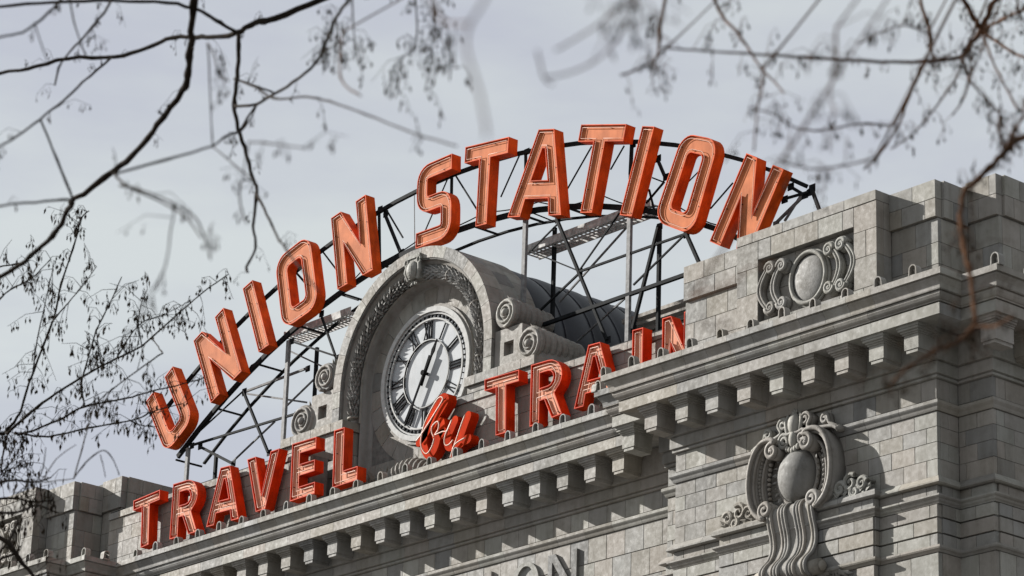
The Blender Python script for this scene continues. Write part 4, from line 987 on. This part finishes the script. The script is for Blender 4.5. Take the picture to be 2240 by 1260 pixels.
TREE_C=[
  [(59.774,-45.311,3.948,0.003),(59.794,-45.35,3.877,0.003),(59.809,-45.395,3.806,0.003),(59.843,-45.425,3.744,0.002),(59.886,-45.44,3.677,0.002),(59.928,-45.458,3.61,0.002),(59.966,-45.478,3.538,0.002)],
  [(58.921,-44.786,4.42,0.005),(59.264,-45.02,4.127,0.004),(59.64,-45.272,3.909,0.003),(60.001,-45.548,3.701,0.003)],
  [(58.57,-43.832,4.878,0.003),(58.621,-43.95,4.738,0.003),(58.664,-44.086,4.61,0.002),(58.705,-44.236,4.492,0.002)],
  [(58.545,-43.837,4.849,0.003),(58.598,-43.906,4.737,0.003),(58.614,-43.997,4.598,0.003),(58.636,-44.113,4.503,0.002),(58.67,-44.237,4.436,0.002)],
  [(58.678,-44.266,4.491,0.002),(58.67,-44.237,4.436,0.002),(58.679,-44.218,4.423,0.002)],
  [(53.773,-39.241,8.032,0.011),(54.282,-39.759,7.461,0.009),(54.822,-40.297,6.963,0.007),(55.317,-40.933,6.536,0.006)],
  [(54.523,-40.017,7.148,0.005),(54.942,-40.426,6.803,0.004)],
  [(53.688,-41.055,7.211,0.005),(54.119,-41.378,6.762,0.005),(54.642,-41.668,6.43,0.004)],
  [(53.492,-36.235,9.282,0.023),(53.276,-36.294,9.088,0.021),(53.213,-36.299,9.011,0.02),(53.164,-36.301,8.944,0.018)],
  [(53.138,-36.472,9.185,0.017),(53.142,-36.404,9.082,0.017),(53.154,-36.344,9.002,0.017),(53.164,-36.301,8.944,0.017)],
  [(53.164,-36.301,8.944,0.018),(53.416,-36.673,8.659,0.017),(53.681,-37.045,8.389,0.015),(53.904,-37.471,8.151,0.013),(54.153,-37.888,7.932,0.012),(54.329,-38.375,7.719,0.01),(54.52,-38.859,7.518,0.009),(54.652,-39.406,7.319,0.008),(54.803,-39.943,7.12,0.006),(54.996,-40.441,6.914,0.005)],
  [(53.164,-36.301,8.944,0.011),(53.475,-36.538,8.698,0.01),(53.784,-36.779,8.454,0.009),(54.098,-37.032,8.235,0.008)],
  [(53.173,-36.293,8.943,0.011),(53.525,-36.555,8.796,0.01),(53.893,-36.81,8.656,0.009),(54.236,-37.079,8.504,0.008)],
  [(54.154,-37.175,8.55,0.008),(54.129,-37.138,8.456,0.007),(54.136,-37.106,8.413,0.007)],
  [(53.958,-37.222,8.358,0.008),(54.227,-37.451,8.036,0.007),(54.502,-37.697,7.75,0.006),(54.783,-37.938,7.461,0.005)],
  [(53.388,-37.053,8.877,0.012),(53.519,-37.174,8.66,0.011),(53.666,-37.283,8.446,0.011),(53.77,-37.428,8.225,0.01),(53.823,-37.605,7.978,0.009),(53.911,-37.772,7.764,0.008),(54.01,-37.949,7.584,0.007),(54.076,-38.143,7.377,0.007),(54.177,-38.341,7.231,0.006)],
  [(53.851,-37.253,8.256,0.008),(54.111,-37.591,7.967,0.007),(54.302,-37.964,7.634,0.006),(54.497,-38.347,7.319,0.005),(54.714,-38.743,7.058,0.005)],
  [(53.851,-37.253,8.256,0.008),(54.112,-37.514,7.978,0.007),(54.343,-37.812,7.716,0.006),(54.55,-38.135,7.46,0.005)],
  [(54.649,-38.132,7.604,0.006),(54.676,-38.069,7.534,0.006),(54.711,-38.0,7.464,0.005),(54.707,-37.965,7.395,0.005)],
  [(54.568,-38.322,7.802,0.006),(54.911,-38.861,7.559,0.005),(55.242,-39.373,7.251,0.005),(55.575,-39.875,6.928,0.004)],
  [(53.751,-37.381,8.323,0.005),(53.753,-37.334,8.248,0.005),(53.835,-37.286,8.288,0.004)],
  [(53.9,-39.096,8.014,0.01),(54.049,-39.151,7.794,0.009),(54.218,-39.229,7.637,0.008),(54.381,-39.304,7.465,0.007),(54.539,-39.39,7.299,0.006),(54.713,-39.467,7.143,0.005),(54.867,-39.583,7.017,0.004)],
  [(54.332,-38.304,7.416,0.007),(54.555,-38.778,7.213,0.006),(54.771,-39.244,6.979,0.006),(55.041,-39.679,6.777,0.005),(55.33,-40.122,6.617,0.004),(55.623,-40.545,6.428,0.004)],
  [(55.268,-40.113,6.839,0.006),(55.381,-40.239,6.665,0.005),(55.483,-40.367,6.476,0.005),(55.59,-40.486,6.275,0.004)],
  [(58.217,-42.815,5.172,0.004),(58.286,-42.897,5.004,0.004),(58.363,-42.997,4.877,0.003),(58.466,-43.082,4.763,0.003)],
  [(55.916,-40.159,6.248,0.006),(55.981,-40.369,6.139,0.005),(56.021,-40.609,6.039,0.004),(56.079,-40.86,5.984,0.004)],
  [(54.97,-37.743,7.383,0.021),(54.981,-37.988,7.272,0.019),(55.032,-38.211,7.179,0.018),(55.087,-38.406,7.038,0.017),(55.148,-38.588,6.88,0.016),(55.206,-38.779,6.733,0.015),(55.321,-38.951,6.64,0.014)],
  [(55.087,-38.406,7.038,0.009),(55.092,-38.454,7.132,0.007),(55.127,-38.476,7.225,0.006)],
  [(55.087,-38.406,7.038,0.009),(55.344,-38.647,6.998,0.007),(55.602,-38.865,6.918,0.005)],
  [(55.211,-38.42,7.249,0.006),(55.377,-38.639,7.034,0.006),(55.5,-38.882,6.797,0.005)],
  [(55.321,-38.951,6.64,0.014),(55.44,-39.124,6.434,0.013),(55.581,-39.272,6.214,0.013),(55.741,-39.419,6.02,0.012),(55.889,-39.575,5.821,0.011),(56.036,-39.743,5.644,0.011)],
  [(56.036,-39.743,5.644,0.012),(56.085,-39.886,5.535,0.011),(56.105,-40.063,5.441,0.009),(56.121,-40.234,5.324,0.008),(56.181,-40.374,5.224,0.006)],
  [(56.036,-39.743,5.644,0.009),(56.29,-39.941,5.524,0.008),(56.567,-40.141,5.45,0.006)],
  [(58.764,-43.868,3.99,0.005),(58.887,-43.921,3.966,0.004),(59.005,-43.975,3.936,0.004),(59.118,-44.041,3.919,0.003),(59.245,-44.087,3.888,0.003)],
  [(58.768,-43.846,3.954,0.003),(58.782,-43.817,3.925,0.003),(58.808,-43.8,3.945,0.002),(58.806,-43.783,3.907,0.002)],
]

# ------------------------------------------------------------------ sign letters
def stroke(path, s):
    n = len(path); Lf, Rt = [], []
    for i, p in enumerate(path):
        a, b = path[max(i-1, 0)], path[min(i+1, n-1)]; dx, dz = b[0]-a[0], b[1]-a[1]; l = math.hypot(dx, dz); nx, nz = -dz/l*s/2, dx/l*s/2
        Lf.append((p[0]+nx, p[1]+nz)); Rt.append((p[0]-nx, p[1]-nz))
    return Lf+Rt[::-1]
def arc(cx, cz, rx, rz, a0, a1, n=6): return [(cx+rx*math.cos(R(a0+(a1-a0)*i/n)), cz+rz*math.sin(R(a0+(a1-a0)*i/n))) for i in range(n+1)]
def rrect(x0, x1, z0, z1, r):
    return arc(x1-r, z0+r, r, r, -90, 0)+arc(x1-r, z1-r, r, r, 0, 90)+arc(x0+r, z1-r, r, r, 90, 180)+arc(x0+r, z0+r, r, r, 180, 270)
def fillet_path(P, r, n=5):
    out = [P[0]]
    for i in range(1, len(P)-1):
        a, b, c = Vector(P[i-1]), Vector(P[i]), Vector(P[i+1]); u = (a-b).normalized(); v = (c-b).normalized()
        p0, p1 = b+u*r, b+v*r
        for k in range(n+1):
            t = k/n; q = p0*(1-t)**2+b*2*t*(1-t)+p1*t*t; out.append((q.x, q.y))
    return out+[P[-1]]
def shape(ch, w, h):
    """outline and holes of a letter w by h metres"""
    c = ch.upper(); lo = ch.islower()
    if c == 'I': return [(0,0),(w,0),(w,h),(0,h)], []
    if c == 'T':
        b = .195*h; s0, s1 = (.345*w, .60*w) if not lo else (.33*w, .63*w)
        return [(s0,0),(s1,0),(s1,h-b),(w,h-b),(w,h),(0,h),(0,h-b),(s0,h-b)], []
    if c == 'N':
        s = .285*w; return [(0,0),(s,0),(s,.56*h),(w-s,0),(w,0),(w,h),(w-s,h),(w-s,.44*h),(s,h),(0,h)], []
    if c == 'U':
        s = .30*w; r = .30*w
        out = [(0,h)]+arc(r, r*.9, r, r*.9, 180, 270)+arc(w-r, r*.9, r, r*.9, 270, 360)+[(w,h),(w-s,h)]+arc(w-s-.1*w, s+.1*w, .1*w, .1*w, 0, -90, 3)+arc(s+.1*w, s+.1*w, .1*w, .1*w, -90, -180, 3)+[(s,h)]
        return out, []
    if c == 'O':
        s = .30*w; return rrect(0, w, 0, h, .30*w), [rrect(s, w-s, s*.98, h-s*.98, .09*w)]
    if c == 'S':
        s = .30*w; P = [(w,h-s/2),(s/2,h-s/2),(s/2,h*.5),(w-s/2,h*.5),(w-s/2,s/2),(0,s/2)]
        return stroke(fillet_path(P, .22*w, 6), s), []
    if c == 'A':
        return [(0,0),(.235*w,0),(.285*w,.2*h),(.715*w,.2*h),(.765*w,0),(w,0),(.645*w,h),(.355*w,h)], [[(.345*w,.41*h),(.655*w,.41*h),(.525*w,.78*h),(.475*w,.78*h)]]
    if c == 'V':
        return [(.355*w,0),(.645*w,0),(w,h),(.735*w,h),(.5*w,.27*h),(.265*w,h),(0,h)], []
    if c == 'E':
        s = .34*w; b = .205*h; return [(0,0),(w,0),(w,b),(s,b),(s,.40*h),(w*.97,.40*h),(w*.97,.60*h),(s,.60*h),(s,h-b),(w,h-b),(w,h),(0,h)], []
    if c == 'L':
        s = .42*w; b = .24*h; return [(0,0),(w,0),(w,b),(s,b),(s,h),(0,h)], []
    if c == 'R':
        s = .29*w
        out = [(0,0),(s,0),(s,.36*h),(.44*w,.36*h),(.68*w,0),(w,0),(.76*w,.41*h)]+arc(.55*w, .70*h, .45*w, .30*h, -52, 90, 9)+[(0,h)]
        return out, [[(s,.57*h)]+arc(.55*w, .695*h, .17*w, .125*h, -90, 90, 6)+[(s,.82*h)]]
def inset(poly, dd):
    """offset a polygon to its inside"""
    n = len(poly); A = sum(poly[i][0]*poly[(i+1) % n][1]-poly[(i+1) % n][0]*poly[i][1] for i in range(n))
    sg = 1 if A > 0 else -1; out = []
    for i in range(n):
        a, b, c = poly[i-1], poly[i], poly[(i+1) % n]
        d0 = (b[0]-a[0], b[1]-a[1]); d1 = (c[0]-b[0], c[1]-b[1]); l0 = math.hypot(*d0) or 1e-6; l1 = math.hypot(*d1) or 1e-6
        n0 = (-d0[1]/l0*sg, d0[0]/l0*sg); n1 = (-d1[1]/l1*sg, d1[0]/l1*sg)
        k = max(.35, 1+n0[0]*n1[0]+n0[1]*n1[1]); out.append((b[0]+(n0[0]+n1[0])/k*dd, b[1]+(n0[1]+n1[1])/k*dd))
    return out
def clean(poly, eps=.012):
    out = []
    for p in poly:
        if not out or math.hypot(p[0]-out[-1][0], p[1]-out[-1][1]) > eps: out.append(p)
    if math.hypot(out[0][0]-out[-1][0], out[0][1]-out[-1][1]) < eps: out.pop()
    return out
def letter(ch, Q, yf, depth, tray, shell, facem, label, group, tubes, trad):
    BL, BR_, TR, TL = [Vector(q) for q in Q]
    w = ((BR_-BL).length+(TR-TL).length)/2; h = ((TL-BL).length+(TR-BR_).length)/2
    outer, holes = shape(ch, w, h); outer = clean(outer); holes = [clean(x) for x in holes]
    def mp_(p):
        u, v = p[0]/w, p[1]/h; q = BL*(1-u)*(1-v)+BR_*u*(1-v)+TR*u*v+TL*(1-u)*v; return q
    cen = (BL+BR_)/2; root = empty('sign_letter', label, 'letter', (cen.x, yf+depth, cen.y), group)
    loops = [(outer, 1)]+[(hh_, -1) for hh_ in holes]
    t = .022
    ins = [inset(outer, t)]+[inset(x, -t) for x in holes]
    m = MB()
    for (poly, _), ip in zip(loops, ins):
        n = len(poly); vs = []
        for y, pl in ((yf+depth, poly), (yf, poly), (yf, ip), (yf+tray, ip)):
            vs += [(*(lambda q: (q.x, y, q.y))(mp_(p)),) for p in pl]
        fs = [(r_*n+i, r_*n+(i+1) % n, (r_+1)*n+(i+1) % n, (r_+1)*n+i) for r_ in range(3) for i in range(n)]
        m.add(vs, fs)
    # closed back
    def fill(polys, y, mm):
        flat = [p for pl in polys for p in pl]
        tri = tessellate_polygon([[Vector((p[0], p[1], 0)) for p in pl] for pl in polys])
        mm.add([(mp_(p).x, y, mp_(p).y) for p in flat], tri)
    fill([outer]+holes, yf+depth, m)
    putin(m.build('letter_shell', shell), root)
    m = MB(); fill(ins, yf+tray-.004, m); putin(m.build('face_panel', facem), root)
    sup = MB()
    for dd in tubes:
        for poly, sg in loops:
            ip = inset(poly, dd*sg)
            P = [mp_(p) for p in ip]; pts = []
            for i in range(len(P)):
                a, b = P[i], P[(i+1) % len(P)]; k = max(1, int((b-a).length/.25))
                for j in range(k): q = a.lerp(b, j/k); pts.append((q.x, yf+.008, q.y))
            putin(MB().tube(pts, trad, 6, True).build('neon_tube', NEON, None, True), root)
            for q in (pts[1::6] if dd == tubes[0] else []): sup.box(q[0]-.008, q[0]+.008, q[1], yf+tray, q[2]-.008, q[2]+.008)
    so = putin(sup.build('tube_supports', BLACK), root); so['kind'] = 'stuff'
    return root
NAMES = ['big orange letter U, first of the word UNION on the arched sign', 'big orange letter N between the U and the I of UNION',
 'big orange letter I between the N and the O of UNION', 'big orange letter O between the I and the last N of UNION',
 'big orange letter N ending the word UNION, beside the clock arch', 'big orange letter S starting STATION, rising behind the clock arch',
 'big orange letter T between the S and the A of STATION', 'big orange letter A between the two Ts of STATION',
 'big orange letter T between the A and the I of STATION', 'big orange letter I between the T and the O of STATION',
 'big orange letter O between the I and the N of STATION', 'big orange letter N ending STATION, partly hidden by the stone attic',
 'small red letter T starting TRAVEL, shaded beside the attic', 'small red letter R in TRAVEL', 'small red letter A in TRAVEL', 'small red letter V in TRAVEL',
 'small red letter E in TRAVEL', 'small red letter L ending TRAVEL, beside the clock niche', 'small red letter T starting TRAIN, right of the script word by',
 'small red letter R in TRAIN', 'small red letter A in TRAIN, partly hidden by the pavilion cornice', 'small red letter I in TRAIN, standing behind the pavilion cornice',
 'small red letter N ending TRAIN, mostly hidden by the stone attic']
for i, (ch, Q) in enumerate(LQ):
    if ch.isupper(): letter(ch, Q, 2.05, .33, .068, ORANGE, SALMON, NAMES[i], 'letters of the arched sign', (.085,), .0085)
    else: letter(ch, Q, -.25, .30, .085, RED, BLUSH, NAMES[i], 'letters of the lower sign', (.10,), .010)
# script word "by"
BYR = empty('script_word', 'small red script word by with looping neon tubes in front of the clock', 'letter', (4.4, 0, H+1.6))
yb0 = -.30
for i, P in enumerate(BY):
    P2 = smooth_path(P, 4)
    putin(MB().tube([(x, yb0+.0, z) for x, z in P2], .019, 7).build('neon_tube', NEON, None, True), BYR)
    wdt = .25
    poly = stroke(P2, wdt); n = len(P2)
    m = MB(); m.ribbon(P2, yb0+.09+.002*i, yb0+.36, wdt)
    for end in (P2[0], P2[-1]): m.tube([(end[0], yb0+.091+.002*i, end[1]), (end[0], yb0+.36, end[1])], wdt/2, 12)
    putin(m.build('script_shell', SCRIPT), BYR)
# support rail for the lower sign
RL = empty('lower_sign_rail', 'black steel rail carrying the red lower letters along the cornice top', 'sign frame', (2, 0, H+1.46))
putin(MB().box(-9.6, 13.6, .065, .13, H+1.60, H+1.74).build('rail', STEEL), RL)
for i in range(24):
    x = -9.4+i*.99
    putin(MB().box(x-.03, x+.03, .07, .125, H+1.44, H+1.60).build('rail_post', STEEL), RL)
# ------------------------------------------------------------------ steel frame of the arched sign
FR = empty('arched_sign_frame', 'black steel arched truss on posts carrying the big orange letters above the roof', 'sign frame', (AX, 2.45, H+1.4))
def fbar(name, a, b, w, h=None, material=STEEL): return putin(MB().bar(a, b, w, h).build(name, material), FR)
def chord(czr, rr, x0, x1, w, y):
    a0 = math.acos((x1-AX)/rr); a1 = math.acos((x0-AX)/rr); n = 22
    for i in range(n):
        p = [(AX+rr*math.cos(a0+(a1-a0)*k/n), y, H+czr+rr*math.sin(a0+(a1-a0)*k/n)) for k in (i, i+1)]
        fbar('chord', p[0], p[1], w, .09)
chord(-13.17, 24.25, -12.15, 14.6, .10, 2.45)
chord(-12.33, 21.70, -11.2, 13.6, .14, 2.45)
for k in range(0, 14):
    x = -11.3+24.8*k/13
    zi = H-12.33+math.sqrt(21.7**2-(x-AX)**2)
    fbar('cross_tie', (x, 2.45, zi), (x, 3.4, zi), .05)
chord(-12.33, 21.70, -11.2, 13.6, .05, 3.4)
for a, b, w in SEG: 
    fbar('strut', a, b, w*.62, None, GREYST if a[1] > 3 else STEEL)
    if w >= .09:
        for e_ in (a, b): fbar('gusset', (e_[0]-.10, e_[1]+.04, e_[2]), (e_[0]+.10, e_[1]+.04, e_[2]), .18, .02)
for x, z in POST:
    fbar('post', (x, 2.45, z), (x, 2.45, H+1.4), .13, .09, GALV); fbar('post', (x+.1, 3.4, z), (x+.1, 3.4, H+1.4), .09)
for k, (xa, xb, dr) in enumerate(((-10.5, -3.0, .5), (-2.8, 5.0, .25), (4.4, 12.5, .5))):      # slack feed cables
    pts = []
    for i in range(25):
        t = i/24; x = xa+(xb-xa)*t; pts.append((x, 2.62, H-12.33+math.sqrt(21.7**2-(x-AX)**2)+.35-dr*math.sin(math.pi*((t*3) % 1))*.5))
    putin(MB().tube(pts, .018, 5).build('feed_cable', BLACK, None, True), FR)
for (p, q) in ((CW[0], CW[1]), (CW[2], CW[3])):
    z = (p[1]+q[1])/2; ya, yb2 = 3.1, 3.65
    m = MB(); m.box(p[0], q[0], ya-.03, ya, z-.07, z+.15).box(p[0], q[0], yb2, yb2+.03, z-.07, z+.15)
    k = int((q[0]-p[0])/.16)
    for i in range(k+1): x = p[0]+(q[0]-p[0])*i/k; m.box(x-.014, x+.014, ya, yb2, z-.03, z)
    for y in (3.24, 3.38, 3.52): m.box(p[0], q[0], y-.014, y+.014, z-.032, z+.002)
    putin(m.build('catwalk', GRATE), FR)

# ------------------------------------------------------------------ trees
CAMP = Vector((63.504, -48.432, 1.602))
def grow(name, label, data, trunk, top, bark, pod_rate, seed, tw, lim=.0):
    rnd = random.Random(seed)
    root = empty(name, label, 'tree', (trunk[0], trunk[1], 0))
    tv = Vector(trunk); tp = Vector(top)
    P = [tuple(tv.lerp(tp, t)+Vector((math.sin(t*5)*.08, math.cos(t*4)*.08, 0))) for t in [i/8 for i in range(9)]]
    P[0] = (trunk[0], trunk[1], -.1)
    rr = [.19*(1-.62*i/8) for i in range(9)]; rr[0] = .27
    putin(MB().tube(P, rr, 12).build('trunk', bark, None, True), root)
    pts = []          # accepted branch points
    tw_m = MB(); pod_m = MB()
    for bi, B in enumerate(data):
        P = smooth_path(B, 4)
        st = Vector(B[0][:3]); near = None
        if pts:
            near = min(pts, key=lambda q: (Vector(q[:3])-st).length*.25+30*(Vector(q[:3])-CAMP).angle(st-CAMP))
        dist = (Vector(near[:3])-st).length if near else 1e9
        dt = (tp-st).length
        if dist > .12 and bi in lim:                # leaves the trunk by a limb
            mid = (tp*.45+st*.55)+Vector((0, 0, .5)); a = tp*.92+tv*.08
            LP_ = smooth_path([(*a, .07), (*((a+mid)/2+Vector((0,0,.15))), .055), (*mid, B[0][3]*1.2), (*st, B[0][3])], 5)
            P = LP_[:-1]+P
        elif dist > .12 and near:
            P = smooth_path([(*near[:3], B[0][3]*.8), (*((Vector(near[:3])+st)/2), B[0][3]*.9), B[0]], 4)[:-1]+P
        Q = []
        for i, p in enumerate(P):
            kn = (.80+(.28 if rnd.random() < .10 else 0)+rnd.uniform(-.07, .07))
            j = p[3]*.35; Q.append((p[0]+rnd.uniform(-j, j), p[1]+rnd.uniform(-j, j), p[2]+rnd.uniform(-j, j), max(.0025, p[3]*kn)))
        putin(MB().tube([q[:3] for q in Q], [q[3] for q in Q], 7).build('branch', bark, None, True), root)
        pts += [tuple(q) for q in smooth_path(B, 4)]
        # twigs and hanging seed pods
        for q in smooth_path(B, 6):
            if rnd.random() < (1.6 if (name == 'bare_tree' and bi >= len(data)-6) else pod_rate)*.55 and (name != 'seed_tree' or (Vector(q[:3])-Vector((63.5,-48.4,1.6))).length > 29) and (name != 'brown_tree' or (Vector(q[:3])-Vector((63.5,-48.4,1.6))).length > 7.2):
                L_ = rnd.uniform(.08, .36)*tw; dv = Vector((rnd.uniform(-1,1), rnd.uniform(-1,1), rnd.uniform(-.9,.9))).normalized()
                p0 = Vector(q[:3]); p1 = p0+dv*L_*.5+Vector((0,0,.03)); p2 = p0+dv*L_+Vector((0,0,-.12*L_))
                tw_m.tube([p0, p1, p2], [.0032*tw, .0024*tw, .0016*tw], 5)
                for c_ in range(rnd.randint(2, 6)):
                    t = rnd.uniform(.3, 1); b0 = p0.lerp(p2, t)+Vector((0,0,.01)); e0 = b0+Vector((rnd.uniform(-.04,.04), rnd.uniform(-.04,.04), -rnd.uniform(.01,.06)))*tw
                    tw_m.tube([b0, e0], .0016*tw, 4)
                    pod_m.spindle(e0, (rnd.uniform(-.35,.35), rnd.uniform(-.35,.35), -1), rnd.uniform(.035,.075)*tw, rnd.uniform(.014,.026)*tw, .6, rnd.uniform(0,3))
    o = putin(tw_m.build('twigs', bark), root); o['kind'] = 'stuff'
    o = putin(pod_m.build('seed_pods', POD), root); o['kind'] = 'stuff'
    return root
grow('bare_tree', 'bare dark tree whose bending limbs cross the sky above the word UNION', TREE_A, (44.19, -38.55, 0), (45.31, -39.49, 12.47), BARK, .22, 1, .6, (0, 1, 3, 7, 8))
grow('seed_tree', 'bare tree with fine twigs full of dry seed pods beside the letter U', TREE_B, (30.55, -32.99, 0), (30.4, -33.1, 13.0), BARK, 1.15, 2, 1.35, (0, 13, 14, 21, 22, 23, 24))
grow('brown_tree', 'bare brown blurred tree with drooping pods in front of the stone attic', TREE_C, (54.9, -36.1, 0), (55.21, -37.11, 9.28), BARKW, .85, 3, .55, tuple(range(60)))
